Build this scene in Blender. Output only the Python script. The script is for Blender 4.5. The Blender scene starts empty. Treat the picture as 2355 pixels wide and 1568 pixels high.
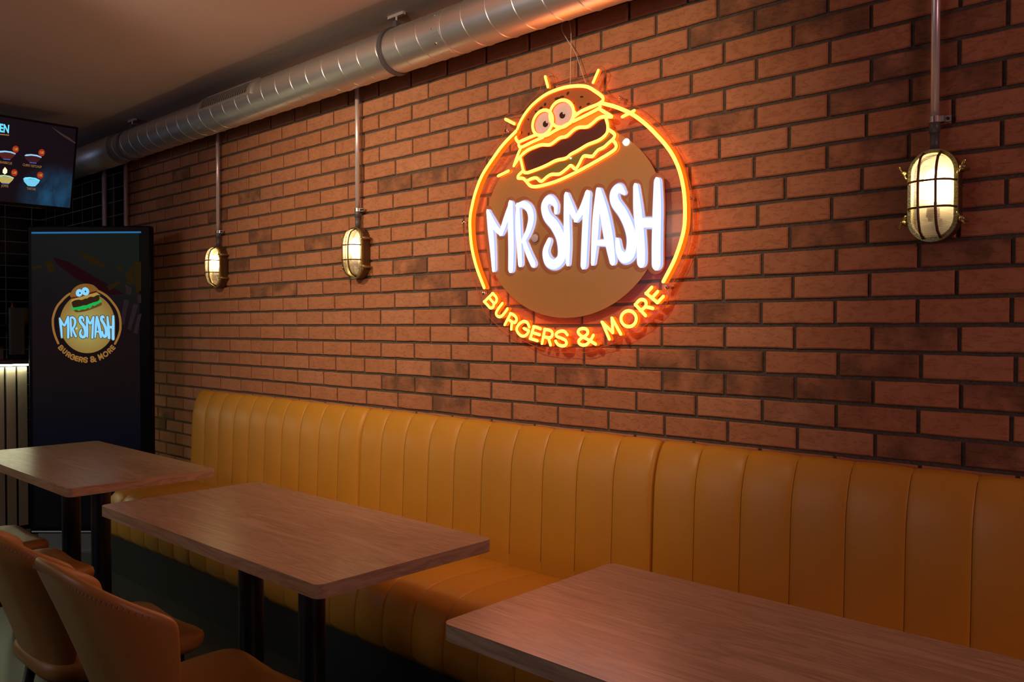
import bpy, bmesh, math, random
import numpy as np
from mathutils import Vector, Matrix

# ------------------------------------------------------------------ camera, world, lights
SC = bpy.context.scene
COL = SC.collection
random.seed(7)
rng = np.random.default_rng(7)

F_PX = 1914.24
YAW, PITCH, ROLL = 0.7486, -0.0176, 0.0002
CAM = np.array([2.9669, -2.3968, 1.345])
_cy, _sy, _cp, _sp = math.cos(YAW), math.sin(YAW), math.cos(PITCH), math.sin(PITCH)
FW = np.array([-_sy*_cp, _cy*_cp, _sp])
RT = np.array([_cy, _sy, 0.0])
UP = np.cross(RT, FW)
RT, UP = math.cos(ROLL)*RT+math.sin(ROLL)*UP, -math.sin(ROLL)*RT+math.cos(ROLL)*UP
cd = bpy.data.cameras.new('camera')
cam = bpy.data.objects.new('camera', cd)
COL.objects.link(cam)
cd.sensor_width = 36.0
cd.lens = F_PX/2355*36.0
cd.clip_start = 0.05
M = Matrix(((RT[0], UP[0], -FW[0], CAM[0]), (RT[1], UP[1], -FW[1], CAM[1]), (RT[2], UP[2], -FW[2], CAM[2]), (0, 0, 0, 1)))
cam.matrix_world = M
SC.camera = cam
SC.view_settings.view_transform = 'Standard'
SC.view_settings.look = 'None'
SC.view_settings.gamma = 1.0
SC.view_settings.use_curve_mapping = False
SC.view_settings.exposure = 0.0
SC.cycles.use_denoising = True
SC.cycles.max_bounces = 7
SC.cycles.sample_clamp_indirect = 4.0
SC.cycles.caustics_reflective = False
SC.cycles.caustics_refractive = False

w = bpy.data.worlds.new('world'); SC.world = w; w.use_nodes = True
w.node_tree.nodes['Background'].inputs[0].default_value = (0.5, 0.6, 0.9, 1)
w.node_tree.nodes['Background'].inputs[1].default_value = 0.003

def light(name, kind, loc, target, energy, color, size=None, size_y=None, spot=None):
    d = bpy.data.lights.new(name, kind)
    d.energy = energy; d.color = color
    if kind == 'AREA':
        d.shape = 'RECTANGLE'; d.size = size; d.size_y = size_y or size
    elif size is not None:
        d.shadow_soft_size = size
    if kind == 'SPOT' and spot: d.spot_size = spot; d.spot_blend = 0.95
    o = bpy.data.objects.new(name, d); COL.objects.link(o)
    o.location = loc
    o.rotation_euler = (Vector(target)-Vector(loc)).to_track_quat('-Z', 'Y').to_euler()
    return o
# the rest of the restaurant lies behind the camera: its ceiling spots, an added warm fill, a shop window and a second red sign
light('ceiling_spot_near', 'SPOT', (1.55, -1.95, 2.48), (0.75, 0.0, 1.75), 110, (1.0, 0.70, 0.45), 0.07, spot=math.radians(78))
light('ceiling_spot_far', 'SPOT', (-0.15, -1.95, 2.48), (-0.45, 0.0, 1.72), 88, (1.0, 0.70, 0.45), 0.07, spot=math.radians(78))
light('dining_room_fill', 'AREA', (-0.8, -4.8, 2.3), (0.2, 0, 1.3), 10, (1.0, 0.76, 0.58), 2.0, 0.25)  # added soft fill behind the camera to lift the whole room
light('window_daylight', 'AREA', (-1.5, -6.6, 1.6), (-0.5, 0, 1.6), 14, (0.46, 0.62, 1.0), 3.0, 1.6)
light('red_sign_light', 'AREA', (5.7, -1.9, 1.9), (2.2, -0.9, 1.7), 22, (1.0, 0.46, 0.48), 0.9, 0.5)

# ------------------------------------------------------------------ pixel -> place helpers
def ray(px, py):
    return FW + (px-1177.5)/F_PX*RT - (py-784)/F_PX*UP
def atY(px, py, y):
    d = ray(px, py); return CAM + d*((y-CAM[1])/d[1])
def atX(px, py, x):
    d = ray(px, py); return CAM + d*((x-CAM[0])/d[0])
def atZ(px, py, z):
    d = ray(px, py); return CAM + d*((z-CAM[2])/d[2])

# ------------------------------------------------------------------ object helpers
def mesh_obj(name, V, F, mats, parent=None, mi=None, smooth=False):
    me = bpy.data.meshes.new(name)
    me.from_pydata([tuple(map(float, v)) for v in V], [], [tuple(f) for f in F])
    if not isinstance(mats, (list, tuple)): mats = [mats]
    for m in mats: me.materials.append(m)
    if mi is not None: me.polygons.foreach_set('material_index', list(mi))
    if smooth: me.polygons.foreach_set('use_smooth', [True]*len(me.polygons))
    me.update()
    o = bpy.data.objects.new(name, me); COL.objects.link(o)
    if parent is not None: o.parent = parent
    return o
def tag(o, label=None, cat=None, group=None, kind=None):
    if label: o['label'] = label
    if cat: o['category'] = cat
    if group: o['group'] = group
    if kind: o['kind'] = kind
    return o
def thing(name, loc, label, cat, group=None, rz=0.0):
    o = bpy.data.objects.new(name, None); COL.objects.link(o)
    o.location = loc; o.rotation_euler = (0, 0, rz); o.empty_display_size = 0.1
    return tag(o, label, cat, group)
def copy_tree(o, parent=None):
    c = o.copy(); COL.objects.link(c); c.parent = parent
    for ch in list(o.children): copy_tree(ch, c)
    return c

class MB:
    def __init__(s): s.V = []; s.F = []; s.M = []
    def add(s, V, F, m=0):
        b = len(s.V); s.V += [tuple(v) for v in V]; s.F += [tuple(i+b for i in f) for f in F]; s.M += [m]*len(F)
    def box(s, x0, x1, y0, y1, z0, z1, m=0):
        s.add([(x0,y0,z0),(x1,y0,z0),(x1,y1,z0),(x0,y1,z0),(x0,y0,z1),(x1,y0,z1),(x1,y1,z1),(x0,y1,z1)],
              [(0,3,2,1),(4,5,6,7),(0,1,5,4),(1,2,6,5),(2,3,7,6),(3,0,4,7)], m)
    def tube(s, pts, r, n=10, m=0, cap=True):
        pts = [np.array(p, float) for p in pts]
        rs = r if isinstance(r, (list, tuple, np.ndarray)) else [r]*len(pts)
        V = []; prev = None
        for i, p in enumerate(pts):
            t = (pts[min(i+1, len(pts)-1)]-pts[max(i-1, 0)]); t = t/(np.linalg.norm(t)+1e-12)
            if prev is None:
                a = np.array([0, 0, 1.0]) if abs(t[2]) < .9 else np.array([1.0, 0, 0])
            else: a = prev
            u = a-t*(a@t); u /= np.linalg.norm(u); v = np.cross(t, u); prev = u
            for k in range(n):
                th = 2*math.pi*k/n
                V.append(p+rs[i]*(math.cos(th)*u+math.sin(th)*v))
        F = []
        for i in range(len(pts)-1):
            for k in range(n):
                a = i*n+k; b = i*n+(k+1) % n
                F.append((a, b, b+n, a+n))
        if cap:
            F.append(tuple(range(n-1, -1, -1))); F.append(tuple((len(pts)-1)*n+k for k in range(n)))
        s.add(V, F, m)
    def poly_prism(s, P2, mapf, d0, d1, m=0, mside=None):
        n = len(P2)
        V = [mapf(p[0], p[1], d0) for p in P2]+[mapf(p[0], p[1], d1) for p in P2]
        s.add(V, [tuple(range(n, 2*n)), tuple(range(n-1, -1, -1))], m)
        s.add(V, [(i, (i+1) % n, n+(i+1) % n, n+i) for i in range(n)], m if mside is None else mside)
    def build(s, name, mats, parent=None, smooth=False):
        return mesh_obj(name, s.V, s.F, mats, parent, s.M, smooth)

def smooth_by_angle(o, deg=40):
    me = o.data
    me.polygons.foreach_set('use_smooth', [True]*len(me.polygons))
    try: me.set_sharp_from_angle(angle=math.radians(deg))
    except Exception: pass
def bevel(o, w, seg=3, deg=35):
    m = o.modifiers.new('bevel', 'BEVEL'); m.width = w; m.segments = seg; m.limit_method = 'ANGLE'; m.angle_limit = math.radians(deg)
    smooth_by_angle(o, 50)
def subsurf(o, n=2):
    m = o.modifiers.new('subsurf', 'SUBSURF'); m.levels = n; m.render_levels = n
    o.data.polygons.foreach_set('use_smooth', [True]*len(o.data.polygons))

def catmull(P, n=8, closed=False):
    P = [np.array(p, float) for p in P]
    N = len(P); out = []
    rngk = N if closed else N-1
    for i in range(rngk):
        p1, p2 = P[i], P[(i+1) % N]
        p0 = P[(i-1) % N] if (closed or i > 0) else 2*p1-p2
        p3 = P[(i+2) % N] if (closed or i+2 < N) else 2*p2-p1
        for k in range(n):
            t = k/n
            out.append(.5*((2*p1)+(-p0+p2)*t+(2*p0-5*p1+4*p2-p3)*t*t+(-p0+3*p1-3*p2+p3)*t**3))
    if not closed: out.append(P[-1])
    return out

# ------------------------------------------------------------------ materials
MATS = {}
def mat(name, color, rough=.5, metal=0., emis=None, estr=1., spec=.5, coat=0., build=None):
    if name in MATS: return MATS[name]
    m = bpy.data.materials.new(name); m.use_nodes = True; MATS[name] = m
    nt = m.node_tree; b = nt.nodes['Principled BSDF']
    b.inputs['Base Color'].default_value = (*color, 1)
    b.inputs['Roughness'].default_value = rough
    b.inputs['Metallic'].default_value = metal
    b.inputs['Specular IOR Level'].default_value = spec
    b.inputs['Coat Weight'].default_value = coat
    if emis:
        b.inputs['Emission Color'].default_value = (*emis, 1); b.inputs['Emission Strength'].default_value = estr
    if build: build(nt, b)
    return m
def N(nt, t, **k):
    n = nt.nodes.new(t)
    for a, v in k.items():
        if a == 'inp':
            for i, x in v.items(): n.inputs[i].default_value = x
        else: setattr(n, a, v)
    return n
def coords(nt, scale=(1, 1, 1), obj=True):
    tc = N(nt, 'ShaderNodeTexCoord'); mp = N(nt, 'ShaderNodeMapping')
    mp.inputs['Scale'].default_value = scale
    nt.links.new(tc.outputs['Object'], mp.inputs['Vector']); return mp.outputs[0]
def noise(nt, vec, scale, detail=4, rough=.55, dist=0.):
    n = N(nt, 'ShaderNodeTexNoise'); n.inputs['Scale'].default_value = scale; n.inputs['Detail'].default_value = detail
    n.inputs['Roughness'].default_value = rough; n.inputs['Distortion'].default_value = dist
    nt.links.new(vec, n.inputs['Vector']); return n.outputs['Fac']
def ramp(nt, fac, stops):
    r = N(nt, 'ShaderNodeValToRGB'); e = r.color_ramp.elements
    while len(e) < len(stops): e.new(.5)
    for el, (p, c) in zip(e, stops):
        el.position = p; el.color = (*c, 1) if len(c) == 3 else c
    nt.links.new(fac, r.inputs[0]); return r.outputs[0]
def mixc(nt, fac, a, b, mode='MIX'):
    n = N(nt, 'ShaderNodeMix', data_type='RGBA', blend_type=mode)
    for s, v in ((0, fac), (6, a), (7, b)):
        if hasattr(v, 'is_output'): nt.links.new(v, n.inputs[s])
        else: n.inputs[s].default_value = v if s == 0 else (*v, 1)
    return n.outputs[2]
def math_(nt, op, a, b=0.):
    n = N(nt, 'ShaderNodeMath', operation=op)
    for s, v in ((0, a), (1, b)):
        if hasattr(v, 'is_output'): nt.links.new(v, n.inputs[s])
        else: n.inputs[s].default_value = v
    return n.outputs[0]
def bump(nt, b, h, strength=.3, dist=.01):
    n = N(nt, 'ShaderNodeBump'); n.inputs['Strength'].default_value = strength; n.inputs['Distance'].default_value = dist
    nt.links.new(h, n.inputs['Height']); nt.links.new(n.outputs[0], b.inputs['Normal'])

def brick_build(nt, b):
    v = coords(nt)
    geo = N(nt, 'ShaderNodeNewGeometry'); rnd = geo.outputs['Random Per Island']
    base = ramp(nt, rnd, [(0, (.42, .165, .072)), (.3, (.48, .20, .09)), (.6, (.44, .18, .08)), (.8, (.53, .245, .13)), (1, (.40, .15, .065))])
    nz = noise(nt, v, 14, 5, .6)
    base = mixc(nt, .5, base, ramp(nt, nz, [(.3, (.38, .16, .072)), (.7, (.56, .25, .125))]))
    at = N(nt, 'ShaderNodeAttribute', attribute_name='char')
    nz2 = noise(nt, v, 9, 3, .5)
    patch = math_(nt, 'MULTIPLY', at.outputs['Fac'], math_(nt, 'MULTIPLY', math_(nt, 'SUBTRACT', nz2, .30), 3.6))
    pc = N(nt, 'ShaderNodeClamp'); nt.links.new(patch, pc.inputs[0])
    base = mixc(nt, math_(nt, 'MULTIPLY', pc.outputs[0], .72), base, (.095, .052, .032))
    nt.links.new(base, b.inputs['Base Color'])
    # cracks and pits of hand-made brick
    vs = coords(nt, (1, 1, 2.2))
    n1 = noise(nt, vs, 34, 7, .62, .8)
    cr = N(nt, 'ShaderNodeValToRGB'); cr.color_ramp.elements[0].position = .36; cr.color_ramp.elements[1].position = .46
    nt.links.new(n1, cr.inputs[0])
    n2 = noise(nt, v, 130, 3, .5)
    h = math_(nt, 'ADD', cr.outputs[0], math_(nt, 'MULTIPLY', n2, .35))
    bump(nt, b, h, .55, .0035)
M_BRICK = mat('brick_clay', (.45, .15, .08), .78, spec=.3, build=brick_build)
def mortar_build(nt, b):
    v = coords(nt); n1 = noise(nt, v, 160, 3)
    nt.links.new(ramp(nt, n1, [(.3, (.080, .066, .052)), (.7, (.14, .118, .092))]), b.inputs['Base Color'])
    bump(nt, b, n1, .4, .002)
M_MORTAR = mat('dark_mortar', (.1, .08, .065), .92, spec=.15, build=mortar_build)
def ceil_build(nt, b):
    v = coords(nt, (1, 3, 1)); n1 = noise(nt, v, 9, 6, .65, .3)
    bump(nt, b, n1, .13, .006)
M_CEIL = mat('ceiling_plaster', (.78, .70, .64), .85, spec=.2, build=ceil_build)
def floor_build(nt, b):
    v = coords(nt); n1 = noise(nt, v, 3, 6, .6)
    nt.links.new(ramp(nt, n1, [(.3, (.035, .042, .038)), (.7, (.058, .066, .058))]), b.inputs['Base Color'])
M_FLOOR = mat('polished_concrete', (.16, .17, .15), .35, build=floor_build)
M_WALLP = mat('dark_wall_paint', (.10, .085, .075), .8, spec=.3)
def tile_build(nt, b):
    v = coords(nt)
    sep = N(nt, 'ShaderNodeSeparateXYZ'); nt.links.new(v, sep.inputs[0])
    cmb = N(nt, 'ShaderNodeCombineXYZ'); nt.links.new(math_(nt, 'ADD', sep.outputs[0], sep.outputs[1]), cmb.inputs[0]); nt.links.new(sep.outputs[2], cmb.inputs[1])
    br = N(nt, 'ShaderNodeTexBrick'); br.offset = 0.; br.squash = 1.
    nt.links.new(cmb.outputs[0], br.inputs['Vector'])
    br.inputs['Scale'].default_value = 1.; br.inputs['Brick Width'].default_value = .193; br.inputs['Row Height'].default_value = .0965
    br.inputs['Mortar Size'].default_value = .0035; br.inputs['Mortar Smooth'].default_value = .2
    br.inputs['Color1'].default_value = (.006, .006, .007, 1); br.inputs['Color2'].default_value = (.009, .008, .009, 1)
    br.inputs['Mortar'].default_value = (.22, .23, .19, 1)
    nt.links.new(br.outputs['Color'], b.inputs['Base Color'])
    rr = N(nt, 'ShaderNodeMapRange'); nt.links.new(br.outputs['Fac'], rr.inputs[0]); rr.inputs[3].default_value = .12; rr.inputs[4].default_value = .8
    nt.links.new(rr.outputs[0], b.inputs['Roughness'])
M_TILE = mat('black_gloss_tiles', (.01, .01, .01), .15, build=tile_build)
def leather_build(c0, c1):
    def f(nt, b):
        v = coords(nt); n1 = noise(nt, v, 2.2, 3)
        nt.links.new(ramp(nt, n1, [(.3, c0), (.7, c1)]), b.inputs['Base Color'])
        vo = N(nt, 'ShaderNodeTexVoronoi'); vo.inputs['Scale'].default_value = 420; nt.links.new(v, vo.inputs['Vector'])
        bump(nt, b, vo.outputs['Distance'], .12, .0006)
    return f
M_LEATHER = mat('mustard_leather', (.6, .27, .03), .42, build=leather_build((.60, .285, .026), (.66, .32, .032)))
M_TAN = mat('tan_leather', (.42, .18, .06), .42, build=leather_build((.36, .175, .040), (.42, .205, .050)))
M_STITCH = mat('pale_thread', (.34, .28, .25), .7)
M_SEAM = mat('seam_thread', (.20, .08, .012), .7)
M_KICK = mat('black_kickboard', (.014, .016, .014), .6)
def wood_build(nt, b, s1=(1.0, 9, 9), s2=(3, 160, 160)):
    v = coords(nt, s1)
    n1 = noise(nt, v, 1.9, 5, .55, 1.6)
    n2 = noise(nt, coords(nt, s2), 1.5, 3, .6)
    c = ramp(nt, n1, [(.30, (.33, .22, .125)), (.44, (.55, .41, .26)), (.52, (.38, .265, .16)), (.60, (.56, .42, .27)), (.74, (.64, .49, .33))])
    c = mixc(nt, .28, c, ramp(nt, n2, [(.35, (.22, .13, .07)), (.65, (.60, .42, .26))]))
    nt.links.new(c, b.inputs['Base Color'])
    bump(nt, b, n2, .08, .001)
M_WOOD = mat('oak_laminate', (.45, .27, .15), .30, build=wood_build)
M_WOODE = mat('oak_laminate_end_band', (.45, .27, .15), .30, build=lambda nt, b: wood_build(nt, b, (9, 1.0, 9), (160, 3, 160)))
M_METALB = mat('black_powder_coat', (.009, .009, .013), .38)
def duct_build(nt, b):
    v = coords(nt, (.6, 18, 18)); n1 = noise(nt, v, 6, 4, .6)
    rr = N(nt, 'ShaderNodeMapRange'); nt.links.new(n1, rr.inputs[0]); rr.inputs[3].default_value = .34; rr.inputs[4].default_value = .44
    nt.links.new(rr.outputs[0], b.inputs['Roughness'])
M_DUCT = mat('galvanised_steel', (.74, .73, .71), .34, .88, build=duct_build)
M_STEEL = mat('grey_conduit_steel', (.80, .76, .76), .30, .5)
M_DARKST = mat('dark_hose_plastic', (.10, .10, .11), .4)
M_SCREW = mat('chrome', (.8, .78, .75), .15, 1.)
def brass_build(nt, b):
    v = coords(nt); n1 = noise(nt, v, 260, 4, .7)
    nt.links.new(ramp(nt, n1, [(.35, (.20, .16, .055)), (.65, (.62, .54, .24))]), b.inputs['Base Color'])
    bump(nt, b, n1, .3, .001)
M_BRASS = mat('patinated_brass', (.5, .42, .18), .38, .85, build=brass_build)
M_BRASSD = mat('aged_brown_brass', (.15, .09, .045), .45, .6)
def emit(name, color, s):
    m = bpy.data.materials.new(name); m.use_nodes = True; nt = m.node_tree; nt.nodes.clear()
    e = N(nt, 'ShaderNodeEmission'); e.inputs[0].default_value = (*color, 1); e.inputs[1].default_value = s
    o = N(nt, 'ShaderNodeOutputMaterial'); nt.links.new(e.outputs[0], o.inputs[0]); MATS[name] = m; return m
M_NEON = emit('neon_core_amber', (1.0, .215, .016), 15.)
M_NEONS = emit('neon_side_orange', (1.0, .072, .0018), 2.6)
M_WHITE = emit('led_white_face', (.86, .93, 1.0), 8.)
M_WHITES = emit('led_white_edge', (.50, .54, 1.0), 1.5)
M_WHITEM = emit('led_white_shoulder', (.42, .48, 1.0), 1.25)
M_WHITEN = emit('led_white_inner', (.78, .85, 1.0), 1.3)
M_BULB = emit('bulb_glow', (1.0, .74, .38), 55.)
M_LED = emit('led_strip_glow', (1.0, 1.0, .62), 42.)
def thin_clear(name, tint, rough, gl, tr, diff=0., rib=None):
    m = bpy.data.materials.new(name); m.use_nodes = True; nt = m.node_tree; nt.nodes.clear()
    t = N(nt, 'ShaderNodeBsdfTransparent'); t.inputs[0].default_value = (*tint, 1)
    g = N(nt, 'ShaderNodeBsdfGlossy'); g.inputs['Roughness'].default_value = rough
    d = N(nt, 'ShaderNodeBsdfTranslucent'); d.inputs[0].default_value = (.9, .85, .75, 1)
    d2 = N(nt, 'ShaderNodeBsdfDiffuse'); d2.inputs[0].default_value = (.8, .75, .66, 1)
    m1 = N(nt, 'ShaderNodeMixShader'); m1.inputs[0].default_value = gl
    nt.links.new(t.outputs[0], m1.inputs[1]); nt.links.new(g.outputs[0], m1.inputs[2])
    out = m1.outputs[0]
    if diff > 0:
        md = N(nt, 'ShaderNodeMixShader'); md.inputs[0].default_value = .4
        nt.links.new(d.outputs[0], md.inputs[1]); nt.links.new(d2.outputs[0], md.inputs[2])
        m2 = N(nt, 'ShaderNodeMixShader'); m2.inputs[0].default_value = diff
        nt.links.new(out, m2.inputs[1]); nt.links.new(md.outputs[0], m2.inputs[2]); out = m2.outputs[0]
        if rib:
            v = coords(nt); wv = N(nt, 'ShaderNodeTexWave', bands_direction='Z'); wv.inputs['Scale'].default_value = rib
            nt.links.new(v, wv.inputs['Vector'])
            rr = N(nt, 'ShaderNodeMapRange'); nt.links.new(wv.outputs['Fac'], rr.inputs[0]); rr.inputs[3].default_value = diff-.16; rr.inputs[4].default_value = diff+.16
            nt.links.new(rr.outputs[0], m2.inputs[0])
            bp = N(nt, 'ShaderNodeBump'); bp.inputs['Strength'].default_value = .7; bp.inputs['Distance'].default_value = .002
            nt.links.new(wv.outputs['Fac'], bp.inputs['Height'])
            for q in (g, d, d2): nt.links.new(bp.outputs[0], q.inputs['Normal'])
    o = N(nt, 'ShaderNodeOutputMaterial'); nt.links.new(out, o.inputs[0]); MATS[name] = m; return m
M_ACRYL = thin_clear('clear_acrylic', (.97, .95, .95), .12, .022, 0, .03)
M_EDGE = emit('acrylic_lit_edge', (1.0, .12, .01), .55)  # weak emission stands in for neon light carried to the panel rim
M_GLASS = thin_clear('ribbed_lamp_glass', (1, .97, .9), .2, .10, 0, .20, 95.)
M_WIRE = mat('clear_hanging_wire', (.75, .6, .5), .3)
M_PBROWN = mat('printed_brown', (.44, .215, .065), .32, coat=.15)
M_PDARK = mat('printed_dark_brown', (.36, .115, .038), .35)
M_PBUN = mat('printed_bun', (.34, .12, .03), .4)
M_PSEED = mat('printed_seed', (.035, .012, .008), .4)
M_PEYE = mat('printed_eye', (.72, .66, .66), .4)
M_PCHEESE = mat('printed_cheese', (.80, .42, .04), .4)
M_PPATTY = mat('printed_patty', (.075, .018, .010), .45)
M_PLETT = mat('printed_lettuce', (.16, .17, .03), .4)
M_PTOM = mat('printed_tomato', (.60, .07, .02), .4)
M_GREYP = mat('unlit_white_acrylic', (.55, .48, .50), .35)

# ------------------------------------------------------------------ room shell
ZC = 2.652
XL, XR, YF = -4.563, 6.4, -7.0
XB = -2.88    # where brick gives way to tiles
J0, RH, BW = 1.3484, .075, .23153
# brick face is the plane y = 0, mortar lies 8 mm behind
STR = {  # (px origin x, scale): head joints measured along each course
 'A': (1950, 2.852), 'B': (1550, 2.85), 'C': (850, 3.483)}
HEADS = {
 -15: [('C', 68), ('C', 327), ('C', 617), ('B', 85)],
 -14: [('C', 190), ('C', 466), ('C', 768), ('B', 285)],
 -13: [('C', 72), ('C', 335), ('C', 627), ('C', 942), ('B', 95), ('B', 528), ('B', 1005)],
 -12: [('C', 205), ('C', 478), ('C', 783), ('B', 325), ('B', 778), ('A', 150), ('A', 735)],
 -11: [('C', 73), ('C', 341), ('C', 629), ('C', 946), ('B', 110), ('B', 537), ('B', 1018), ('A', 423), ('A', 1048)],
 -10: [('C', 203), ('C', 483), ('C', 790), ('B', 328), ('B', 780), ('A', 150), ('A', 727)],
 -9: [('C', 64), ('C', 332), ('C', 622), ('B', 105), ('B', 533), ('B', 1010), ('A', 410), ('A', 1023)],
 -8: [('C', 184), ('C', 463), ('C', 767), ('B', 295), ('B', 752), ('A', 118), ('A', 688)],
 -7: [('C', 72), ('C', 340), ('C', 630), ('B', 100), ('B', 522), ('B', 1000), ('A', 397), ('A', 1008)],
 -6: [('C', 168), ('C', 446), ('C', 750), ('B', 275), ('B', 726), ('A', 88)],
 -5: [('C', 73), ('C', 338), ('C', 628), ('B', 545), ('B', 1030), ('A', 1036)],
 -4: [('C', 183), ('C', 457), ('C', 765), ('B', 299), ('B', 755), ('A', 125)],
 -3: [('C', 85), ('C', 350), ('C', 640), ('C', 960), ('B', 140), ('B', 575), ('B', 1060), ('A', 462), ('A', 1080)],
 -2: [('C', 198), ('C', 477), ('C', 775), ('B', 320), ('B', 777), ('A', 138), ('A', 710)],
 -1: [('C', 84), ('C', 350), ('C', 642), ('C', 962), ('B', 135), ('B', 568), ('B', 1052), ('A', 452), ('A', 1071)],
 0: [('C', 205), ('C', 483), ('C', 785), ('B', 330), ('B', 787), ('A', 154), ('A', 728)],
 1: [('C', 88), ('C', 355), ('C', 650), ('C', 975), ('B', 151), ('B', 587), ('B', 1071), ('A', 475), ('A', 1097)],
 2: [('C', 207), ('C', 488), ('C', 792), ('B', 330), ('B', 790), ('A', 161), ('A', 738)],
 3: [('C', 92), ('C', 358), ('C', 652), ('C', 970), ('B', 142), ('B', 575), ('B', 1059), ('A', 457), ('A', 1069)],
 4: [('C', 223), ('C', 502), ('C', 805), ('B', 348), ('B', 805), ('A', 173), ('A', 753)],
}
def px_on_wall(x, zc):   # the X on the wall of a joint seen at picture column x, course height zc
    X = 0.
    a, b_ = -4., 4.
    for _ in range(40):
        m_ = (a+b_)/2; v = np.array([m_, 0, zc])-CAM
        if 1177.5+F_PX*(v@RT)/(v@FW) < x: a = m_
        else: b_ = m_
    return (a+b_)/2
DARK = [(1665,276),(1660,286),(1715,10),(1659,67),(1817,31),(1929,235),(1676,719),(1676,828),(1746,887),(1887,894),(1570,828),(1606,876),(1887,547),
 (1971,49),(2069,151),(2020,224),(2230,182),(2038,343),(2182,130),(2237,52),(2220,579),(2104,778),(2030,841),(1975,898),(2283,912),(2111,1031),(2287,1045),
 (904,417),(985,405),(1074,391),(956,609),(994,643),(1029,683),(1080,726),(1048,853),(928,884),(1011,890),(1057,930),(1200,232),(1064,379),(1058,687),(1184,721),
 (496,502),(614,534),(636,566),(729,548),(550,606),(598,662),(652,662),(574,446),(1284,842),(1490,840),(355,960),(395,965),(430,390),(700,985)]
DK = [atY(x, y, 0) for x, y in DARK]
V = []; F = []; MI = []; CH = []
def add_brick(x0, x1, z0, z1, ch, mi):
    b = len(V); j = lambda: float(rng.uniform(-.0012, .0012))
    yf = float(rng.uniform(-.0012, .0012)); e = .0035
    nx = 5
    xs = np.linspace(x0, x1, nx)
    top = [(x, z1+j()) for x in xs]; bot = [(x, z0+j()) for x in xs]
    for ring, (y, ins) in enumerate([(.012, 0), (.0035+yf, 0), (yf, e)]):
        for (x, z) in bot:
            V.append((min(max(x, x0+ins), x1-ins), y, z+ins))
        for (x, z) in top[::-1]:
            V.append((min(max(x, x0+ins), x1-ins), y, z-ins))
    n = 2*nx
    for r_ in range(2):
        for i in range(n):
            F.append((b+r_*n+i, b+r_*n+(i+1) % n, b+(r_+1)*n+(i+1) % n, b+(r_+1)*n+i)); MI.append(mi)
    for i in range(nx-1):
        F.append((b+2*n+i, b+2*n+i+1, b+2*n+n-2-i, b+2*n+n-1-i)); MI.append(mi)
    CH.extend([ch]*(3*n))
for k in range(-17, 18):
    z1 = J0-k*RH-.0055; z0 = J0-(k+1)*RH+.0055
    zc = (z0+z1)/2
    if z0 > ZC-.002 or z1 < .002: continue
    z1 = min(z1, ZC-.001); z0 = max(z0, .001)
    knots = []
    if k in HEADS:
        knots = sorted(px_on_wall(STR[s][0]+v/STR[s][1], zc) for s, v in HEADS[k])
    else:
        knots = [.1341*BW+(0 if k % 2 == 0 else BW/2)+float(rng.uniform(-.015, .015))]
    js = [knots[0]]
    for a, c in zip(knots, knots[1:]):
        n = max(1, round((c-a)/BW))
        js += [a+(c-a)*i/n for i in range(1, n+1)]
    while js[0] > XB: js.insert(0, js[0]-BW)
    while js[-1] < XR: js.append(js[-1]+BW)
    for a, c in zip(js, js[1:]):
        x0, x1 = max(a+.0055, XB), min(c-.0055, XR)
        if x1-x0 < .02: continue
        ch = 0.
        for d in DK:
            if x0-.0055 <= d[0] < x1+.0055 and z0-.0055 <= d[2] < z1+.0055: ch = 1.
        if ch == 0. and rng.random() < .05: ch = float(rng.uniform(.2, .45))
        if ch == 0. and k > 5 and rng.random() < .12: ch = .9
        add_brick(x0, x1, z0, z1, ch, 0)
wall = mesh_obj('wall_back', V+[(XB, .0085, 0), (XR, .0085, 0), (XR, .0085, ZC), (XB, .0085, ZC), (XB, .2, 0), (XR, .2, 0), (XR, .2, ZC), (XB, .2, ZC)],
    F+[tuple(len(V)+i for i in f) for f in [(0, 1, 2, 3), (4, 7, 6, 5), (0, 3, 7, 4), (1, 5, 6, 2), (3, 2, 6, 7), (0, 4, 5, 1)]], [M_BRICK, M_MORTAR], None, MI+[1]*6)
at = wall.data.attributes.new('char', 'FLOAT', 'POINT'); at.data.foreach_set('value', CH+[0.]*8)
tag(wall, 'red-orange brick wall with dark mortar joints behind the yellow bench', None, None, 'structure')
def slab(name, x0, x1, y0, y1, z0, z1, m, label):
    b = MB(); b.box(x0, x1, y0, y1, z0, z1); o = b.build(name, m); tag(o, label, None, None, 'structure'); return o
slab('wall_back_tiled', XL, XB, .0, .2, 0, ZC, M_TILE, 'black glossy tiled wall beyond the left end of the bricks')
slab('wall_left', XL-.2, XL, YF, .2, 0, ZC, M_TILE, 'black tiled end wall behind the counter')
slab('wall_right', XR, XR+.2, YF, .2, 0, ZC, M_WALLP, 'dark side wall')
slab('wall_front', XL-.2, XR+.2, YF-.2, YF, 0, ZC, M_WALLP, 'dark wall behind the camera')
slab('floor', XL-.2, XR+.2, YF-.2, .2, -.1, 0, M_FLOOR, 'dark grey-green polished floor')
slab('ceiling', XL-.2, XR+.2, YF-.2, .2, ZC, ZC+.1, M_CEIL, 'plain plaster ceiling')

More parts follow.
